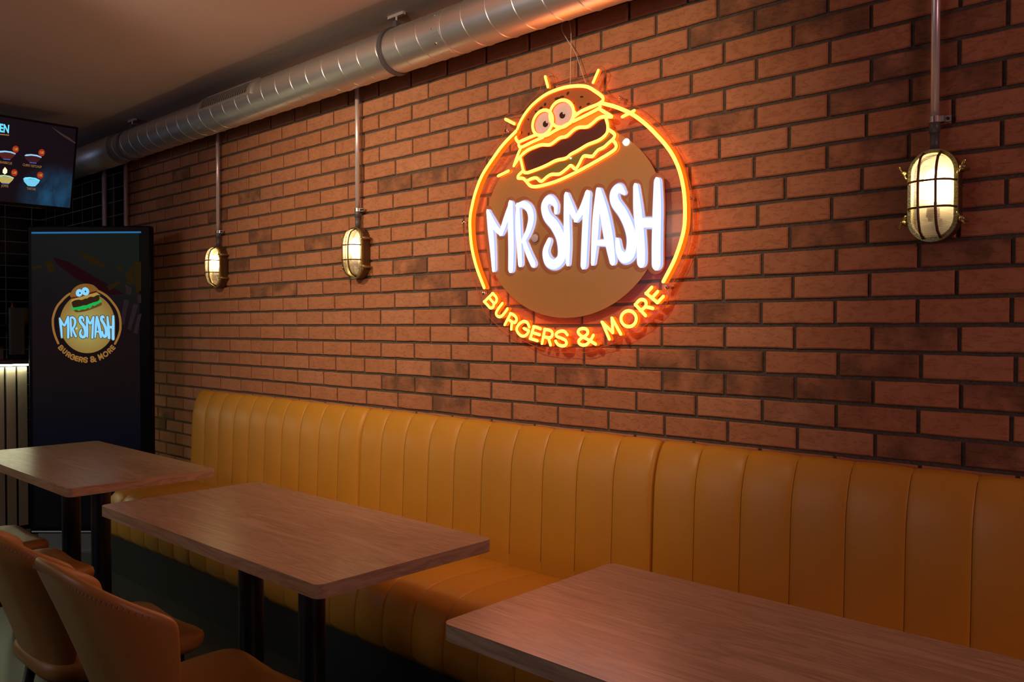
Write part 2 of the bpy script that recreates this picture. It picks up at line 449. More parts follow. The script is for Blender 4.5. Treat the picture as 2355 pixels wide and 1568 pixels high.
# ------------------------------------------------------------------ ventilation duct
DY, DZ, DR = -.154, 2.497, .0905
DUCT_X0, DUCT_X1 = -4.50, 6.3
duct = thing('ventilation_duct', (0, DY, DZ), 'round galvanised spiral ventilation duct under the ceiling along the brick wall', 'duct')
def duct_tube(x0, x1, R, pitch=.128, n=56):
    ws = [0, .012, .024, .036, .048, .062, .5, .985, 1.0]
    hs = [0, .7, 1.0, .7, 0, 0, 0, 0, 0]
    turns = int((x1-x0)/pitch)
    V = []; F = []
    m = len(ws); L = turns*n+1
    for i in range(L):
        th = 2*math.pi*i/n
        for q, h in zip(ws, hs):
            x = x0+pitch*(i/n+q)
            x = min(x, x1)
            r = R+.0020*h
            V.append((x, -r*math.sin(th), r*math.cos(th)))
    for i in range(L-1):
        for q in range(m-1):
            a = i*m+q
            F.append((a, a+1, a+1+m, a+m))
    return V, F
V_, F_ = duct_tube(-2.66, DUCT_X1, DR)
o = mesh_obj('spiral_pipe', V_, F_, M_DUCT, duct, smooth=True)
b = MB(); b.tube([(DUCT_X0, 0, 0), (-2.60, 0, 0)], DR+.006, 48, cap=True); b.build('end_section', M_DUCT, duct, True)
def ring_band(x, R, wdt=.012, t=.004):
    b = MB(); n = 48
    V = []; F = []
    for (xx, rr) in ((x-wdt/2, R), (x-wdt/2, R+t), (x+wdt/2, R+t), (x+wdt/2, R)):
        for k in range(n):
            th = 2*math.pi*k/n; V.append((xx, rr*math.cos(th), rr*math.sin(th)))
    for q in range(3):
        for k in range(n): F.append((q*n+k, q*n+(k+1) % n, (q+1)*n+(k+1) % n, (q+1)*n+k))
    b.add(V, F); return b
def clamp(x):
    b = ring_band(x, DR+.001, .022, .007); b.box(x-.012, x+.012, -.012, .012, DR+.004, DR+.034)
    c = b.build('pipe_clamp', M_DARKST, duct)
    r = MB(); r.tube([(x, 0, DR+.03), (x, 0, ZC-DZ)], .0045, 8); r.box(x-.05, x+.05, -.008, .008, ZC-DZ-.012, ZC-DZ)
    r.build('hanger_rod', M_STEEL, c)
Xc = .25
d_ = ray(912, 100); Xc = CAM[0]+d_[0]/d_[1]*(DY-CAM[1])
clamp(Xc); clamp(-2.40); clamp(3.4)
for x in (ray(1000, 60),):
    xx = CAM[0]+x[0]/x[1]*(DY-DR-CAM[1])
    b = ring_band(xx, DR, .05, .0015); s_ = b.build('joint_sleeve', M_DUCT, duct)
    for a in (20, 60, 95, 130, 160):
        th = math.radians(a)
        q = MB(); p = np.array([xx-.015, -math.sin(th)*(DR+.001), math.cos(th)*(DR+.001)]); n_ = np.array([0, -math.sin(th), math.cos(th)])
        q.tube([p, p+n_*.004], .004, 8); q.build('rivet', M_SCREW, s_)
# grille on the flank of the duct
def on_duct(px, py):
    d = ray(px, py); oy, oz = CAM[1]-DY, CAM[2]-DZ
    A = d[1]**2+d[2]**2; B = 2*(oy*d[1]+oz*d[2]); C_ = oy*oy+oz*oz-(DR+.006)**2
    disc = max(B*B-4*A*C_, 0); t = (-B-math.sqrt(disc))/(2*A)
    return CAM+t*d
g0, g1 = on_duct(459.2, 262), on_duct(567.6, 219)
gx0, gx1 = g0[0], g1[0]
gr = MB(); mid = math.radians(57); half = math.radians(27)
def gpt(x, a, r): return (x, -r*math.sin(a), r*math.cos(a))
def gpatch(mb, x0, x1, a0, a1, r0, r1, m=0, n=5):
    V = []; F = []
    for i in range(n+1):
        a = a0+(a1-a0)*i/n
        for x in (x0, x1):
            for r in (r0, r1): V.append(gpt(x, a, r))
    for i in range(n):
        q = i*4
        F += [(q+1, q+3, q+7, q+5), (q, q+1, q+5, q+4), (q+2, q+6, q+7, q+3)]
    F += [(0, 2, 3, 1), (n*4, n*4+1, n*4+3, n*4+2)]
    mb.add(V, F, m)
a0, a1 = mid-half, mid+half
gpatch(gr, gx0-.03, gx0, a0-.12, a1+.12, DR, DR+.009); gpatch(gr, gx1, gx1+.03, a0-.12, a1+.12, DR, DR+.009)
gpatch(gr, gx0, gx1, a0-.12, a0, DR, DR+.009); gpatch(gr, gx0, gx1, a1, a1+.12, DR, DR+.009)
gpatch(gr, gx0, gx1, a0, a1, DR-.002, DR+.0032, 1)
gro = gr.build('vent_grille', [M_DUCT, M_KICK], duct)
sl = MB(); n = 21
for i in range(n):
    x = gx0+(gx1-gx0)*(i+.5)/n; gpatch(sl, x-.0022, x+.0022, a0, a1, DR+.003, DR+.008)
sl.build('grille_slats', M_DUCT, gro)

# ------------------------------------------------------------------ conduits and bulkhead lamps
def conduit(x, z0, label, group, ztop=ZC, hose=True, r=.0105):
    t = thing('conduit_pipe', (x, -.026, z0), label, 'pipe', group)
    b = MB(); b.tube([(0, 0, .075 if hose else 0), (0, 0, ztop-z0-.0005)], r, 20); b.build('pipe', M_STEEL, t, True)
    if hose:
        b = MB(); b.tube([(0, 0, 0), (0, 0, .05)], r*1.12, 20); b.tube([(0, 0, .05), (0, 0, .085)], r*1.3, 20)
        b.build('collar', M_DARKST, t, True)
    c = MB(); zz = .085
    c.tube([(0, 0, zz-.008), (0, 0, zz+.008)], r*1.35, 20); c.box(r, r+.027, .008, .0125, zz-.008, zz+.008); c.box(r-.002, r+.012, -.002, .0125, zz-.008, zz+.008)
    cl = c.build('wall_clip', M_SCREW, t)
    s = MB(); s.tube([(r+.019, .008, zz), (r+.019, .004, zz)], .004, 10); s.build('screw', M_KICK, cl)
    return t
def stadium(hw, hh, n=14):
    P = []
    for i in range(n+1):
        a = math.pi*i/n; P.append((hw*math.cos(a), hh-hw+hw*math.sin(a)))
    for i in range(n+1):
        a = math.pi+math.pi*i/n; P.append((hw*math.cos(a), -(hh-hw)+hw*math.sin(a)))
    return P
def loft(layers, n=14, capb=True, capt=True):
    """layers: (hw, hh, y)"""
    V = []; F = []
    for hw, hh, y in layers:
        V += [(p[0], y, p[1]) for p in stadium(hw, hh, n)]
    m = 2*(n+1)
    for q in range(len(layers)-1):
        for k in range(m): F.append((q*m+k, q*m+(k+1) % m, (q+1)*m+(k+1) % m, (q+1)*m+k))
    if capb: F.append(tuple(range(m)))
    if capt: F.append(tuple((len(layers)-1)*m+k for k in range(m-1, -1, -1)))
    return V, F
HW, HH, DEP = .0615, .121, .056
def make_lamp():
    t = thing('bulkhead_lamp', (0, 0, 0), 'lamp', 'wall lamp', 'caged brass wall lamps on the brick wall')
    V, F = loft([(HW-.006, HH-.006, 0.0), (HW-.002, HH-.002, -.008), (HW-.003, HH-.003, -DEP+.012), (HW, HH, -DEP+.010)], capt=False)
    o = mesh_obj('lamp_body', V, F, M_BRASSD, t); smooth_by_angle(o)
    V, F = loft([(HW-.001, HH-.001, -DEP+.012), (HW+.001, HH+.001, -DEP+.006), (HW, HH, -DEP), (HW-.010, HH-.010, -DEP-.001), (HW-.012, HH-.012, -DEP+.010)], capb=False, capt=False)
    o = mesh_obj('frame_rim', V, F, M_BRASS, t); smooth_by_angle(o)
    rf = MB(); V, F = loft([(HW-.012, HH-.012, -.018)], capb=True, capt=False); rf.add(V, [tuple(range(len(V)))])
    rf.build('reflector', mat('lamp_reflector', (.30, .28, .24), .45), t)
    gw, gh = HW-.011, HH-.011
    L = []
    for a in np.linspace(0, 1, 9):
        ang = a*math.pi/2*.94
        s = math.cos(ang)**.55; dep = .037*math.sin(ang)
        L.append((gw*s if a < 1 else gw*.30, gh-gw+gw*s if a < 1 else gh-gw+gw*.30, -DEP-.0015-dep))
    V, F = loft(L, capb=False)
    o = mesh_obj('glass_dome', V, F, M_GLASS, t, smooth=True)
    bl = MB(); bl.tube([(0, -.050, -.018), (0, -.050, -.010), (0, -.050, .010), (0, -.050, .040), (0, -.050, .060), (0, -.050, .068)], [.012, .016, .022, .023, .016, .004], 20)
    bl.build('bulb', M_BULB, t, True)
    so = MB(); so.tube([(0, -.048, -.056), (0, -.048, -.018)], [.017, .014], 16); so.box(-.012, .012, -.05, -.016, -.064, -.052)
    so.build('bulb_socket', M_GREYP, t, True)
    cg = MB()
    def arch(p0, p1, out, horiz):
        P = []
        for i in range(15):
            s = i/14; q = abs(2*s-1)
            d = out*(1-q**3.4)**.6 if q < 1 else 0
            P.append((p0[0]+(p1[0]-p0[0])*s, -DEP-.002-d, p0[1]+(p1[1]-p0[1])*s))
        return P
    for x in (-.021, .021): cg.tube(arch((x, HH-.010), (x, -HH+.010), .045, 0), .0036, 8)
    for z in (-.034, .034): cg.tube(arch((-HW+.004, z), (HW-.004, z), .045, 1), .0030, 8)
    cg.build('guard_cage', M_BRASSD, t, True)
    for sx in (-1, 1):
        for sz in (-1, 1):
            lug = MB(); zx = .066*sz
            lug.tube([(sx*(HW-.006), -DEP+.012, zx), (sx*(HW+.011), -DEP+.012, zx)], .008, 12)
            lug.tube([(sx*(HW+.010), -.012, zx), (sx*(HW+.010), -DEP-.006, zx)], .0062, 12)
            lo = lug.build('clamp_lug', M_BRASS, t, True)
            wn = MB(); cx = sx*(HW+.010); tl = .5*sx*sz
            for side in (-1, 1):
                P = []
                for i in range(13):
                    a = 2*math.pi*i/12
                    u = side*(.0105+.0085*math.cos(a)); v = .0055*math.sin(a)*(1+.5*math.cos(a))
                    P.append((cx+u*math.sin(tl), -DEP-.010-v, zx+u*math.cos(tl)))
                wn.tube(P, .0016, 6)
            wn.tube([(cx, -DEP-.004, zx), (cx, -DEP-.015, zx)], .004, 8)
            wn.build('wing_nut', M_BRASS, lo, True)
    return t
lamp0 = make_lamp()
LZ = 1.687
LX = [(-1.545, 'caged brass bulkhead lamp nearest the tall black kiosk, glowing warm', 'steel conduit rising from the wall lamp nearest the kiosk'),
      (-.220, 'caged brass bulkhead lamp left of the neon sign, between sign and kiosk lamp', 'steel conduit rising from the lamp just left of the neon sign'),
      (2.287, 'large caged brass bulkhead lamp on bricks to the right of the neon sign', 'steel conduit rising from the lamp right of the neon sign')]
for i, (x, lb, lc) in enumerate(LX):
    o = lamp0 if i == 0 else copy_tree(lamp0)
    o.location = (x, .004, LZ); o['label'] = lb
    conduit(x-.003, LZ+HH-.004, lc, 'steel conduits on the wall')
xa = atY(240, 450, -.026)[0]; xb = atY(289, 450, -.026)[0]
conduit(xa, .9, 'bare steel conduit on black tiles above the kiosk, left of the pair', 'steel conduits on the wall', hose=False, r=.016)
conduit(xb, .9, 'bare steel conduit at the brick edge above the kiosk, right of the pair', 'steel conduits on the wall', hose=False, r=.013)

# ------------------------------------------------------------------ neon sign
YP = -.040      # acrylic panel plane (front face)
YN = -.044      # base of tubes
PXM = 600.      # picture pixels per metre near the sign (for stroke widths)
r5 = lambda P: [(p[0]/4.132+1050, p[1]/4.132+130)+tuple(p[2:]) for p in P]
r6 = lambda P: [(p[0]/3.733+1050, p[1]/3.733+400)+tuple(p[2:]) for p in P]
za = lambda P: [(p[0]/9.42+1180, p[1]/9.42+180) for p in P]
zl = lambda P: [(p[0]/8.713+1100, p[1]/8.713+640) for p in P]
zr = lambda P: [(p[0]/8.712+1300, p[1]/8.712+640) for p in P]
def wp(P, y): return [atY(p[0], p[1], y)[[0, 2]] for p in P]
sign = thing('neon_sign', (1.06, 0, 1.70), 'large round neon sign reading MR SMASH BURGERS & MORE on the brick wall', 'neon sign')
SO = np.array([1.06, 0, 1.70])
def stroke(mb, P2, R, y0, dep, prof, mats, n=7, ncap=4, closed=False, dense=6, ystep=0.):
    """P2: plane points (x,z), R: half-width per point"""
    A = [np.array([p[0], p[1], r]) for p, r in zip(P2, R)]
    A = catmull(A, dense, closed) if len(A) > 2 or closed else [A[0]+(A[1]-A[0])*t for t in np.linspace(0, 1, 4)]
    if closed: A = A+[A[0]]
    L = []
    def tan(i):
        t = A[min(i+1, len(A)-1)][:2]-A[max(i-1, 0)][:2]; return t/(np.linalg.norm(t)+1e-12)
    if not closed:
        t = tan(0)
        for q in range(ncap, 0, -1):
            a = q/ncap*math.pi/2; L.append((A[0][:2]-t*A[0][2]*math.sin(a), t, A[0][2]*max(math.cos(a), .02)))
    for i, a in enumerate(A):
        t = tan(i)
        if closed and i in (0, len(A)-1):
            t = A[1][:2]-A[-2][:2]; t = t/np.linalg.norm(t)
        L.append((a[:2], t, a[2]))
    if not closed:
        t = tan(len(A)-1)
        for q in range(1, ncap+1):
            a = q/ncap*math.pi/2; L.append((A[-1][:2]+t*A[-1][2]*math.sin(a), t, A[-1][2]*max(math.cos(a), .02)))
    V = []; F = []; MI = []
    m = len(prof)
    for li, (c, t, r) in enumerate(L):
        nrm = np.array([-t[1], t[0]])
        for (l, d) in prof:
            p = c+nrm*r*l; V.append((p[0]-SO[0], y0-dep*d-li*ystep*(d > 0), p[1]-SO[2]))
    base = len(mb.V)
    for i in range(len(L)-1):
        for q in range(m-1):
            a = i*m+q; F.append((a, a+1, a+1+m, a+m)); MI.append(mats[q])
    for f, k in zip(F, MI): pass
    mb.V += V; mb.F += [tuple(i+base for i in f) for f in F]; mb.M += MI
P_NEON = [(-1, 0), (-1, .82), (-.72, .95), (0, 1), (.72, .95), (1, .82), (1, 0)]
M_N = [0, 1, 1, 1, 1, 0]
P_DOME = [(-1, 0), (-1, .25), (-.78, .72), (-.45, .94), (0, 1), (.45, .94), (.78, .72), (1, .25), (1, 0)]
M_D = [0, 2, 3, 1, 1, 3, 2, 0]
P_FLAT = [(-1, 0), (-1, 1), (1, 1), (1, 0)]
M_F = [0, 0, 0]
RT_ = 3.5/PXM
def neon(name, lines, parent, r=RT_, dep=.011, closed=False, fac=1.0):
    mb = MB()
    for P in lines:
        y = YN-dep
        Q = wp(P, y); stroke(mb, Q, [r]*len(Q), YN, dep, P_NEON, M_N, closed=closed, dense=5)
    return mb.build(name, [M_NEONS, M_NEON], parent)
def flat_poly(mb, pts, y0, y1, m=0, dense=5, curve=True):
    P = [np.array(p) for p in pts]
    if curve: P = catmull(P, dense, True)
    bm = bmesh.new()
    vs = [bm.verts.new((p[0]-SO[0], y1, p[1]-SO[2])) for p in P]
    es = [bm.edges.new((vs[i], vs[(i+1) % len(vs)])) for i in range(len(vs))]
    bmesh.ops.triangle_fill(bm, use_beauty=True, use_dissolve=False, edges=es)
    bm.verts.index_update()
    V = [tuple(v.co) for v in bm.verts]; Fc = [tuple(v.index for v in f.verts) for f in bm.faces]
    n = len(V); bm.free()
    V2 = V+[(v[0], y0, v[2]) for v in V]
    mb.add(V2, Fc+[tuple(n+i for i in f[::-1]) for f in Fc]+[(i, (i+1) % n, n+(i+1) % n, n+i) for i in range(n)], m)

# clear acrylic backing with wavy cut outline
OUT = r5([(85,1400),(130,1250),(290,940),(440,740),(425,650),(450,580),(500,545),(600,530),(690,430),(780,340),(795,280),(780,220),(815,165),(870,145),(915,170),(932,220),(955,255),(1080,215),(1210,192),(1262,155),(1310,105),(1375,92),(1412,130),(1402,190),(1380,240),(1400,300),(1440,340),(1480,385),(1700,462),(1900,620),(2060,830),(2180,1080),(2245,1350)]) \
    + r6([(2030,190),(2025,320),(2000,600),(1930,800),(1832,970),(1822,1050),(1790,1130),(1700,1230),(1600,1310),(1450,1400),(1330,1460),(1250,1480),(1170,1520),(1080,1532),(950,1530),(850,1528),(720,1500),(600,1445),(480,1390),(400,1335),(300,1255),(215,1140),(190,1060),(165,970),(110,820),(72,640),(63,450),(85,250)])
OUTW = wp(OUT, YP)
mb = MB(); flat_poly(mb, OUTW, YP+.004, YP, 0, 3)
acr = mb.build('acrylic_panel', M_ACRYL, sign)
mb = MB(); Q = [np.array([p[0]-SO[0], YP+.002, p[1]-SO[2]]) for p in catmull(OUTW, 4, True)]
mb.tube(Q+[Q[0]], .0011, 6, cap=False); mb.build('panel_edge_glow', M_EDGE, sign, True)
for p in ((1424.5,225),(1164.5,301),(1583.5,455.5),(1066,511),(1531,660.5),(1113,674)):
    q = atY(p[0], p[1], YP-.004)-SO
    s = MB(); s.tube([(q[0], 0, q[2]), (q[0], YP-.001, q[2])], .0045, 10); s.tube([(q[0], YP-.001, q[2]), (q[0], YP-.006, q[2])], .0075, 12)
    s.build('standoff_screw', M_SCREW, sign, True)
# brown printed disc
DISC = [(1422.7,306.7),(1471,343),(1502.6,391.4),(1146.8,415.6),(1122.6,464),(1142.4,633),(1165,670.6),(1221.4,710.7),(1277.7,729.5),(1317.9,730.8),(1371.5,718.8),(1425,689.3),(1467.9,649.1),(1489.3,619.7)]
YD = -.0415
A = np.array(wp(DISC, YD)); x, z = A[:, 0], A[:, 1]
sol = np.linalg.lstsq(np.c_[x*x*0+2*x, z*0+2*z, z*z*-1+0*x, np.ones_like(x)], x*x, rcond=None)[0]  # x^2 + k z^2 = 2ax + 2bz + c
a_, b_, k_, c_ = sol; kz = k_
cxz = (a_, b_/kz); Rx = math.sqrt(max(c_+a_*a_+b_*b_/kz, 1e-6)); Rz = Rx/math.sqrt(kz)
disc_pts = [(cxz[0]+Rx*math.cos(t), cxz[1]+Rz*math.sin(t)) for t in np.linspace(0, 2*math.pi, 73)[:-1]]
mb = MB(); n = 72
Vd = [(p[0]-SO[0], YD, p[1]-SO[2]) for p in disc_pts]+[(p[0]-SO[0], YP+.0006, p[1]-SO[2]) for p in disc_pts]
mb.add(Vd, [tuple(range(n-1, -1, -1)), tuple(range(n, 2*n))]+[(i, n+i, n+(i+1) % n, (i+1) % n) for i in range(n)])
mb.build('brown_disc', M_PBROWN, sign)
# ring
RINGL = [(1111.6,661.2),(1094.2,614.3),(1083.5,570),(1079.5,530),(1079.5,500),(1083.5,475),(1092,441),(1108,401),(1134.7,359.9),(1157,330),(1184.3,301.8)]
RINGR = [(1384,237),(1415,245.5),(1451.7,261.9),(1483,285),(1509.8,311.5),(1532,337),(1548.5,363),(1562,396.2),(1571,440),(1573.5,488.4),(1569.7,533.9),(1550.9,592.9),(1524,646.4)]
neon('ring_tube', [RINGL], sign, 3.8/PXM, .028)
neon('ring_tube', [RINGR], sign, 3.8/PXM, .028)
RAYS = [r5([(462,595),(545,638)]), r5([(838,192),(864,286)]), r5([(1342,132),(1294,243)]), r5([(392,1133),(490,1086)]), r5([(1572,570),(1684,514)])]
for p in RAYS: neon('ray_tube', [p], sign, 3.3/PXM, .014)
# burger print
BUN = za([(110,1390),(55,1310),(50,1200),(90,1080),(170,900),(300,700),(470,520),(700,350),(950,240),(1200,178),(1450,163),(1620,190),(1770,280),(1890,365),(1940,430),(1915,510),(1800,572),(1600,655),(1450,725),(1300,840),(1000,1020),(750,1150),(480,1230),(250,1320)])
TOM = za([(110,1390),(120,1470),(170,1490),(400,1380),(640,1270),(900,1130),(1240,960),(1500,830),(1840,660),(1870,590),(1600,700),(1300,850),(900,1060),(500,1240),(250,1330)])
CHEESE = za([(170,1490),(400,1380),(640,1270),(900,1130),(1240,960),(1500,830),(1840,660),(2125,825),(1950,825),(1830,870),(1700,980),(1590,1050),(1420,1060),(1300,1120),(1150,1250),(1000,1290),(850,1400),(760,1440),(600,1440),(450,1490),(300,1560),(150,1690),(20,1880)])
PATTY = za([(2005,870),(2040,1000),(2040,1130),(1990,1230),(1850,1340),(1600,1440),(1400,1560),(1250,1640),(1130,1730),(920,1780),(700,1890),(480,1980),(280,2045),(220,2010),(190,1900),(145,1700),(300,1560),(450,1490),(600,1440),(760,1440),(850,1400),(1000,1290),(1150,1250),(1300,1120),(1420,1060),(1590,1050),(1700,980),(1830,870)])
LETT = za([(2060,1110),(2150,1170),(2195,1230),(2160,1310),(2060,1400),(1960,1490),(1840,1550),(1770,1620),(1700,1690),(1540,1680),(1480,1740),(1420,1860),(1340,1960),(1240,1890),(1150,1960),(1000,2070),(830,2080),(730,2130),(600,2230),(500,2160),(400,2170),(280,2230),(200,2160),(100,2160),(110,2100),(200,2010),(280,2045),(480,1980),(700,1890),(920,1780),(1130,1730),(1250,1640),(1400,1560),(1600,1440),(1850,1340),(1990,1230),(2040,1130)])
BOTB = za([(2150,1330),(2220,1430),(2210,1520),(2100,1610),(1800,1790),(1400,2010),(1000,2200),(700,2300),(480,2345),(370,2330),(290,2260),(280,2230),(400,2170),(500,2160),(600,2230),(730,2130),(830,2080),(1000,2070),(1150,1960),(1240,1890),(1340,1960),(1420,1860),(1480,1740),(1540,1680),(1700,1690),(1770,1620),(1840,1550),(1960,1490),(2060,1400)])
LAY = YD-.0004
def prnt(name, P, m, y, curve=True):
    mb = MB(); flat_poly(mb, wp(P, y), y+.0008, y, 0, 3, curve); return mb.build(name, m, sign)
prnt('bottom_bun', BOTB, M_PBUN, YD-.0012)
prnt('lettuce', LETT, M_PLETT, YD-.0015)
prnt('cheese', CHEESE, M_PCHEESE, YD-.0018)
prnt('patty', PATTY, M_PPATTY, YD-.0021)
prnt('tomato', TOM, M_PTOM, YD-.0018)
bun = prnt('top_bun', BUN, M_PBUN, YD-.0024)
def ell(cx, cy, rx, ry, tilt, n=28):
    t = math.radians(tilt); out = []
    for i in range(n):
        a = 2*math.pi*i/n; u, v = rx*math.cos(a), ry*math.sin(a)
        out.append((cx+u*math.cos(t)-v*math.sin(t), cy+u*math.sin(t)+v*math.cos(t)))
    return out
seeds = [(1185,325,22,45,30),(1485,400,38,22,0),(960,440,65,30,-12),(1060,400,50,20,-10),(690,565,22,40,20),(605,640,45,22,-30),(1455,630,20,34,28),(1630,555,40,20,-20),(330,890,18,22,0),(175,1175,20,34,15),(335,1205,20,34,15),(490,720,20,20,0),(1318,545,12,20,0)]
for s in seeds:
    mb = MB(); flat_poly(mb, wp(za(ell(*s, n=12)), YD-.003), YD-.0024, YD-.003, 0, 1, False); mb.build('sesame_seed_print', M_PSEED, bun)
EYE = [(ell(632, 962, 205, 285, 22), (700, 990, 56, 70)), (ell(1045, 765, 252, 300, 20), (1065, 800, 62, 72))]
for e, pu in EYE:
    y = YD-.0035
    mb = MB(); flat_poly(mb, wp(za(e), y), y+.001, y, 0, 1, False); eo = mb.build('eye', M_PEYE, sign)
    mb = MB(); flat_poly(mb, wp(za(ell(*pu, 15, n=20)), y-.0006), y, y-.0006, 0, 1, False)
    mb.build('pupil', M_PSEED, eo)
    mb = MB(); flat_poly(mb, wp(za(ell(pu[0]+32, pu[1]-48, 24, 28, 0, n=14)), y-.001), y-.0006, y-.001, 0, 1, False)
    mb.build('pupil_glint', M_PEYE, eo)
neon('bun_tube', [BUN[:20], za([(1350,790),(1450,722),(1600,650),(1800,572),(1905,510)]), za([(110,1385),(250,1320),(480,1225)])], sign)
neon('eye_tube', [za(EYE[0][0])], sign, closed=True)
neon('eye_tube', [za(EYE[1][0])], sign, closed=True)
neon('tomato_tube', [za([(115,1400),(118,1455),(170,1490),(400,1380),(640,1272)]), za([(640,1250),(760,1215),(900,1130),(1060,1050),(1240,960)]), za([(1290,930),(1500,830),(1840,655),(1875,605),(1850,555)]), za([(1330,740),(1300,850),(1240,950)])], sign)
neon('cheese_tube', [za([(1850,655),(1990,740),(2128,828)]), za([(2128,830),(1950,830),(1830,870),(1700,980),(1590,1050),(1420,1060),(1300,1120),(1150,1250),(1000,1290),(850,1400),(760,1440),(600,1440),(450,1490),(300,1560),(150,1690),(10,1885)]), za([(160,1500),(80,1690),(8,1890)])], sign)
neon('patty_tube', [za([(2005,870),(2040,1000),(2040,1130),(1990,1230),(1850,1340),(1600,1440),(1400,1560),(1250,1640),(1130,1730),(920,1780),(700,1890),(480,1980),(280,2045),(220,2010),(190,1900),(145,1700)])], sign)
neon('lettuce_tube', [za([(2060,1110),(2150,1170),(2195,1230),(2160,1310),(2060,1400),(1960,1490),(1840,1550),(1770,1620),(1700,1690),(1540,1680),(1480,1740),(1420,1860),(1340,1960),(1240,1890),(1150,1960),(1000,2070),(830,2080),(730,2130),(600,2230),(500,2160),(400,2170),(280,2230)]), za([(280,2230),(200,2165),(100,2160),(110,2100),(200,2010)])], sign)
neon('bottom_bun_tube', [za([(2150,1330),(2220,1430),(2210,1520),(2100,1610),(1800,1790),(1400,2010),(1000,2200),(700,2300),(480,2345),(370,2330),(290,2250)])], sign)
# arc lettering BURGERS & MORE
SM = [
 ('letter_b', [zl([(275,300),(110,465)]), zl([(275,300),(340,370),(358,430),(335,480),(295,490),(200,385)]), zl([(295,490),(295,550),(270,585),(225,590),(180,545),(110,465)])]),
 ('letter_u', [zl([(470,500),(400,590),(348,680),(360,745),(415,770),(470,740),(530,670),(570,610)])]),
 ('letter_r', [zl([(520,925),(635,705)]), zl([(635,705),(690,730),(745,785),(750,845),(715,885),(660,870),(585,820)]), zl([(660,880),(650,1015)])]),
 ('letter_g', [zl([(1010,975),(970,890),(910,862),(850,880),(785,940),(755,1020),(790,1100),(850,1150),(910,1155),(970,1110),(1000,1050)]), zl([(1000,1050),(905,1005)])]),
 ('letter_e', [zl([(1235,1010),(1100,965)]), zl([(1100,965),(1030,1205)]), zl([(1030,1205),(1170,1250)]), zl([(1070,1085),(1215,1130)])]),
 ('letter_r', [zl([(1265,1300),(1320,1022)]), zl([(1320,1022),(1400,1035),(1460,1070),(1472,1130),(1440,1180),(1380,1187),(1295,1165)]), zl([(1390,1190),(1435,1335)])]),
 ('letter_s', [zl([(1770,1130),(1720,1070),(1660,1055),(1590,1072),(1545,1115),(1565,1165),(1650,1200),(1730,1240),(1755,1295),(1730,1338),(1670,1355),(1590,1330),(1550,1285),(1537,1258)])]),
 ('ampersand', [zr([(595,1318),(500,1260),(400,1205),(290,1140),(245,1080),(270,1025),(345,1003),(415,1025),(440,1080),(410,1135),(330,1185),(265,1235),(262,1295),(320,1335),(400,1330),(460,1280),(510,1210),(550,1140)])]),
 ('letter_m', [zr([(870,1215),(728,880)]), zr([(728,880),(940,1085)]), zr([(940,1085),(925,800)]), zr([(925,800),(1100,1115)])]),
 ('letter_r', [zr([(1595,745),(1395,528)]), zr([(1395,528),(1430,480),(1485,430),(1550,427),(1600,465),(1605,530),(1580,580),(1500,645)]), zr([(1600,568),(1740,600)])]),
 ('letter_e', [zr([(1720,180),(1610,300)]), zr([(1610,300),(1835,485)]), zr([(1835,485),(1950,365)]), zr([(1728,385),(1840,265)])]),
]
for nm, L in SM: neon(nm, L, sign, 3.3/PXM, .021)
neon('letter_o', [zr(ell(1257, 808, 152, 158, 0, 20))], sign, 3.3/PXM, .021, closed=True)
# thick white lettering MR SMASH
BIG = [
 ('letter_m', [[(268,328,24),(288,480,38),(302,620,34),(315,818,22)], [(275,345,26),(325,450,34),(372,505,26)], [(462,268,32),(430,360,36),(382,500,30)], [(460,262,33),(462,450,38),(465,650,37),(462,812,34)]]),
 ('letter_r', [[(522,275,24),(525,450,34),(535,620,32),(543,768,28)], [(530,268,26),(575,262,34),(620,300,38),(637,380,38),(615,480,34),(575,565,28)], [(575,575,26),(612,680,32),(652,768,34)]]),
 ('letter_s', [[(850,322,22),(845,262,28),(795,218,42),(752,270,42),(772,360,46),(838,440,50),(888,540,52),(905,650,52),(890,730,48),(838,775,46),(782,748,46),(760,665,36),(790,575,27)]]),
 ('letter_m', [[(940,190,30),(942,400,36),(947,600,36),(952,768,20)], [(945,200,30),(980,300,36),(1022,385,26)], [(1120,178,33),(1082,290,38),(1028,385,28)], [(1120,178,34),(1105,400,36),(1095,600,36),(1087,778,34)]]),
 ('letter_a', [[(1212,155,28),(1196,350,38),(1182,560,36),(1167,760,22)], [(1218,155,34),(1262,330,46),(1298,520,50),(1320,650,42),(1335,745,33)], [(1195,590,25),(1290,590,30)]]),
 ('letter_s', [[(1432,158,20),(1392,125,42),(1350,165,44),(1358,240,46),(1420,330,46),(1468,430,46),(1498,530,50),(1500,620,52),(1482,690,52),(1435,718,48),(1392,665,34),(1378,575,24)]]),
 ('letter_h', [[(1535,112,27),(1550,300,42),(1570,500,44),(1580,650,44),(1582,752,42)], [(1590,418,42),(1700,418,42)], [(1718,68,32),(1718,300,42),(1712,600,44),(1712,772,44)]]),
]
back = MB(); kb = 0
for nm, L in BIG:
    mb = MB()
    for st in L:
        q = r6(st); W_ = wp(q, YN-.010); R = [max(p[2], 8)/3.733/545 for p in q]
        stroke(mb, W_, R, YN-.0008, .011, P_DOME, M_D)
        W2 = wp(q, YD-.001); kb += 1; stroke(back, W2, [r+.0135 for r in R], YD+.0006, .0009+.00007*kb, P_FLAT, M_F, ystep=7e-6)
    mb.build(nm, [M_WHITES, M_WHITE, M_WHITEM, M_WHITEN], sign, True)
q = r6([(668, 551, 34)])[0]
mb = MB(); c = wp([q], YN-.006)[0]; stroke(mb, [c-[.0005, 0], c+[.0005, 0]], [.0155]*2, YN-.001, .006, P_DOME, [0]*8); mb.build('dot', M_GREYP, sign, True)
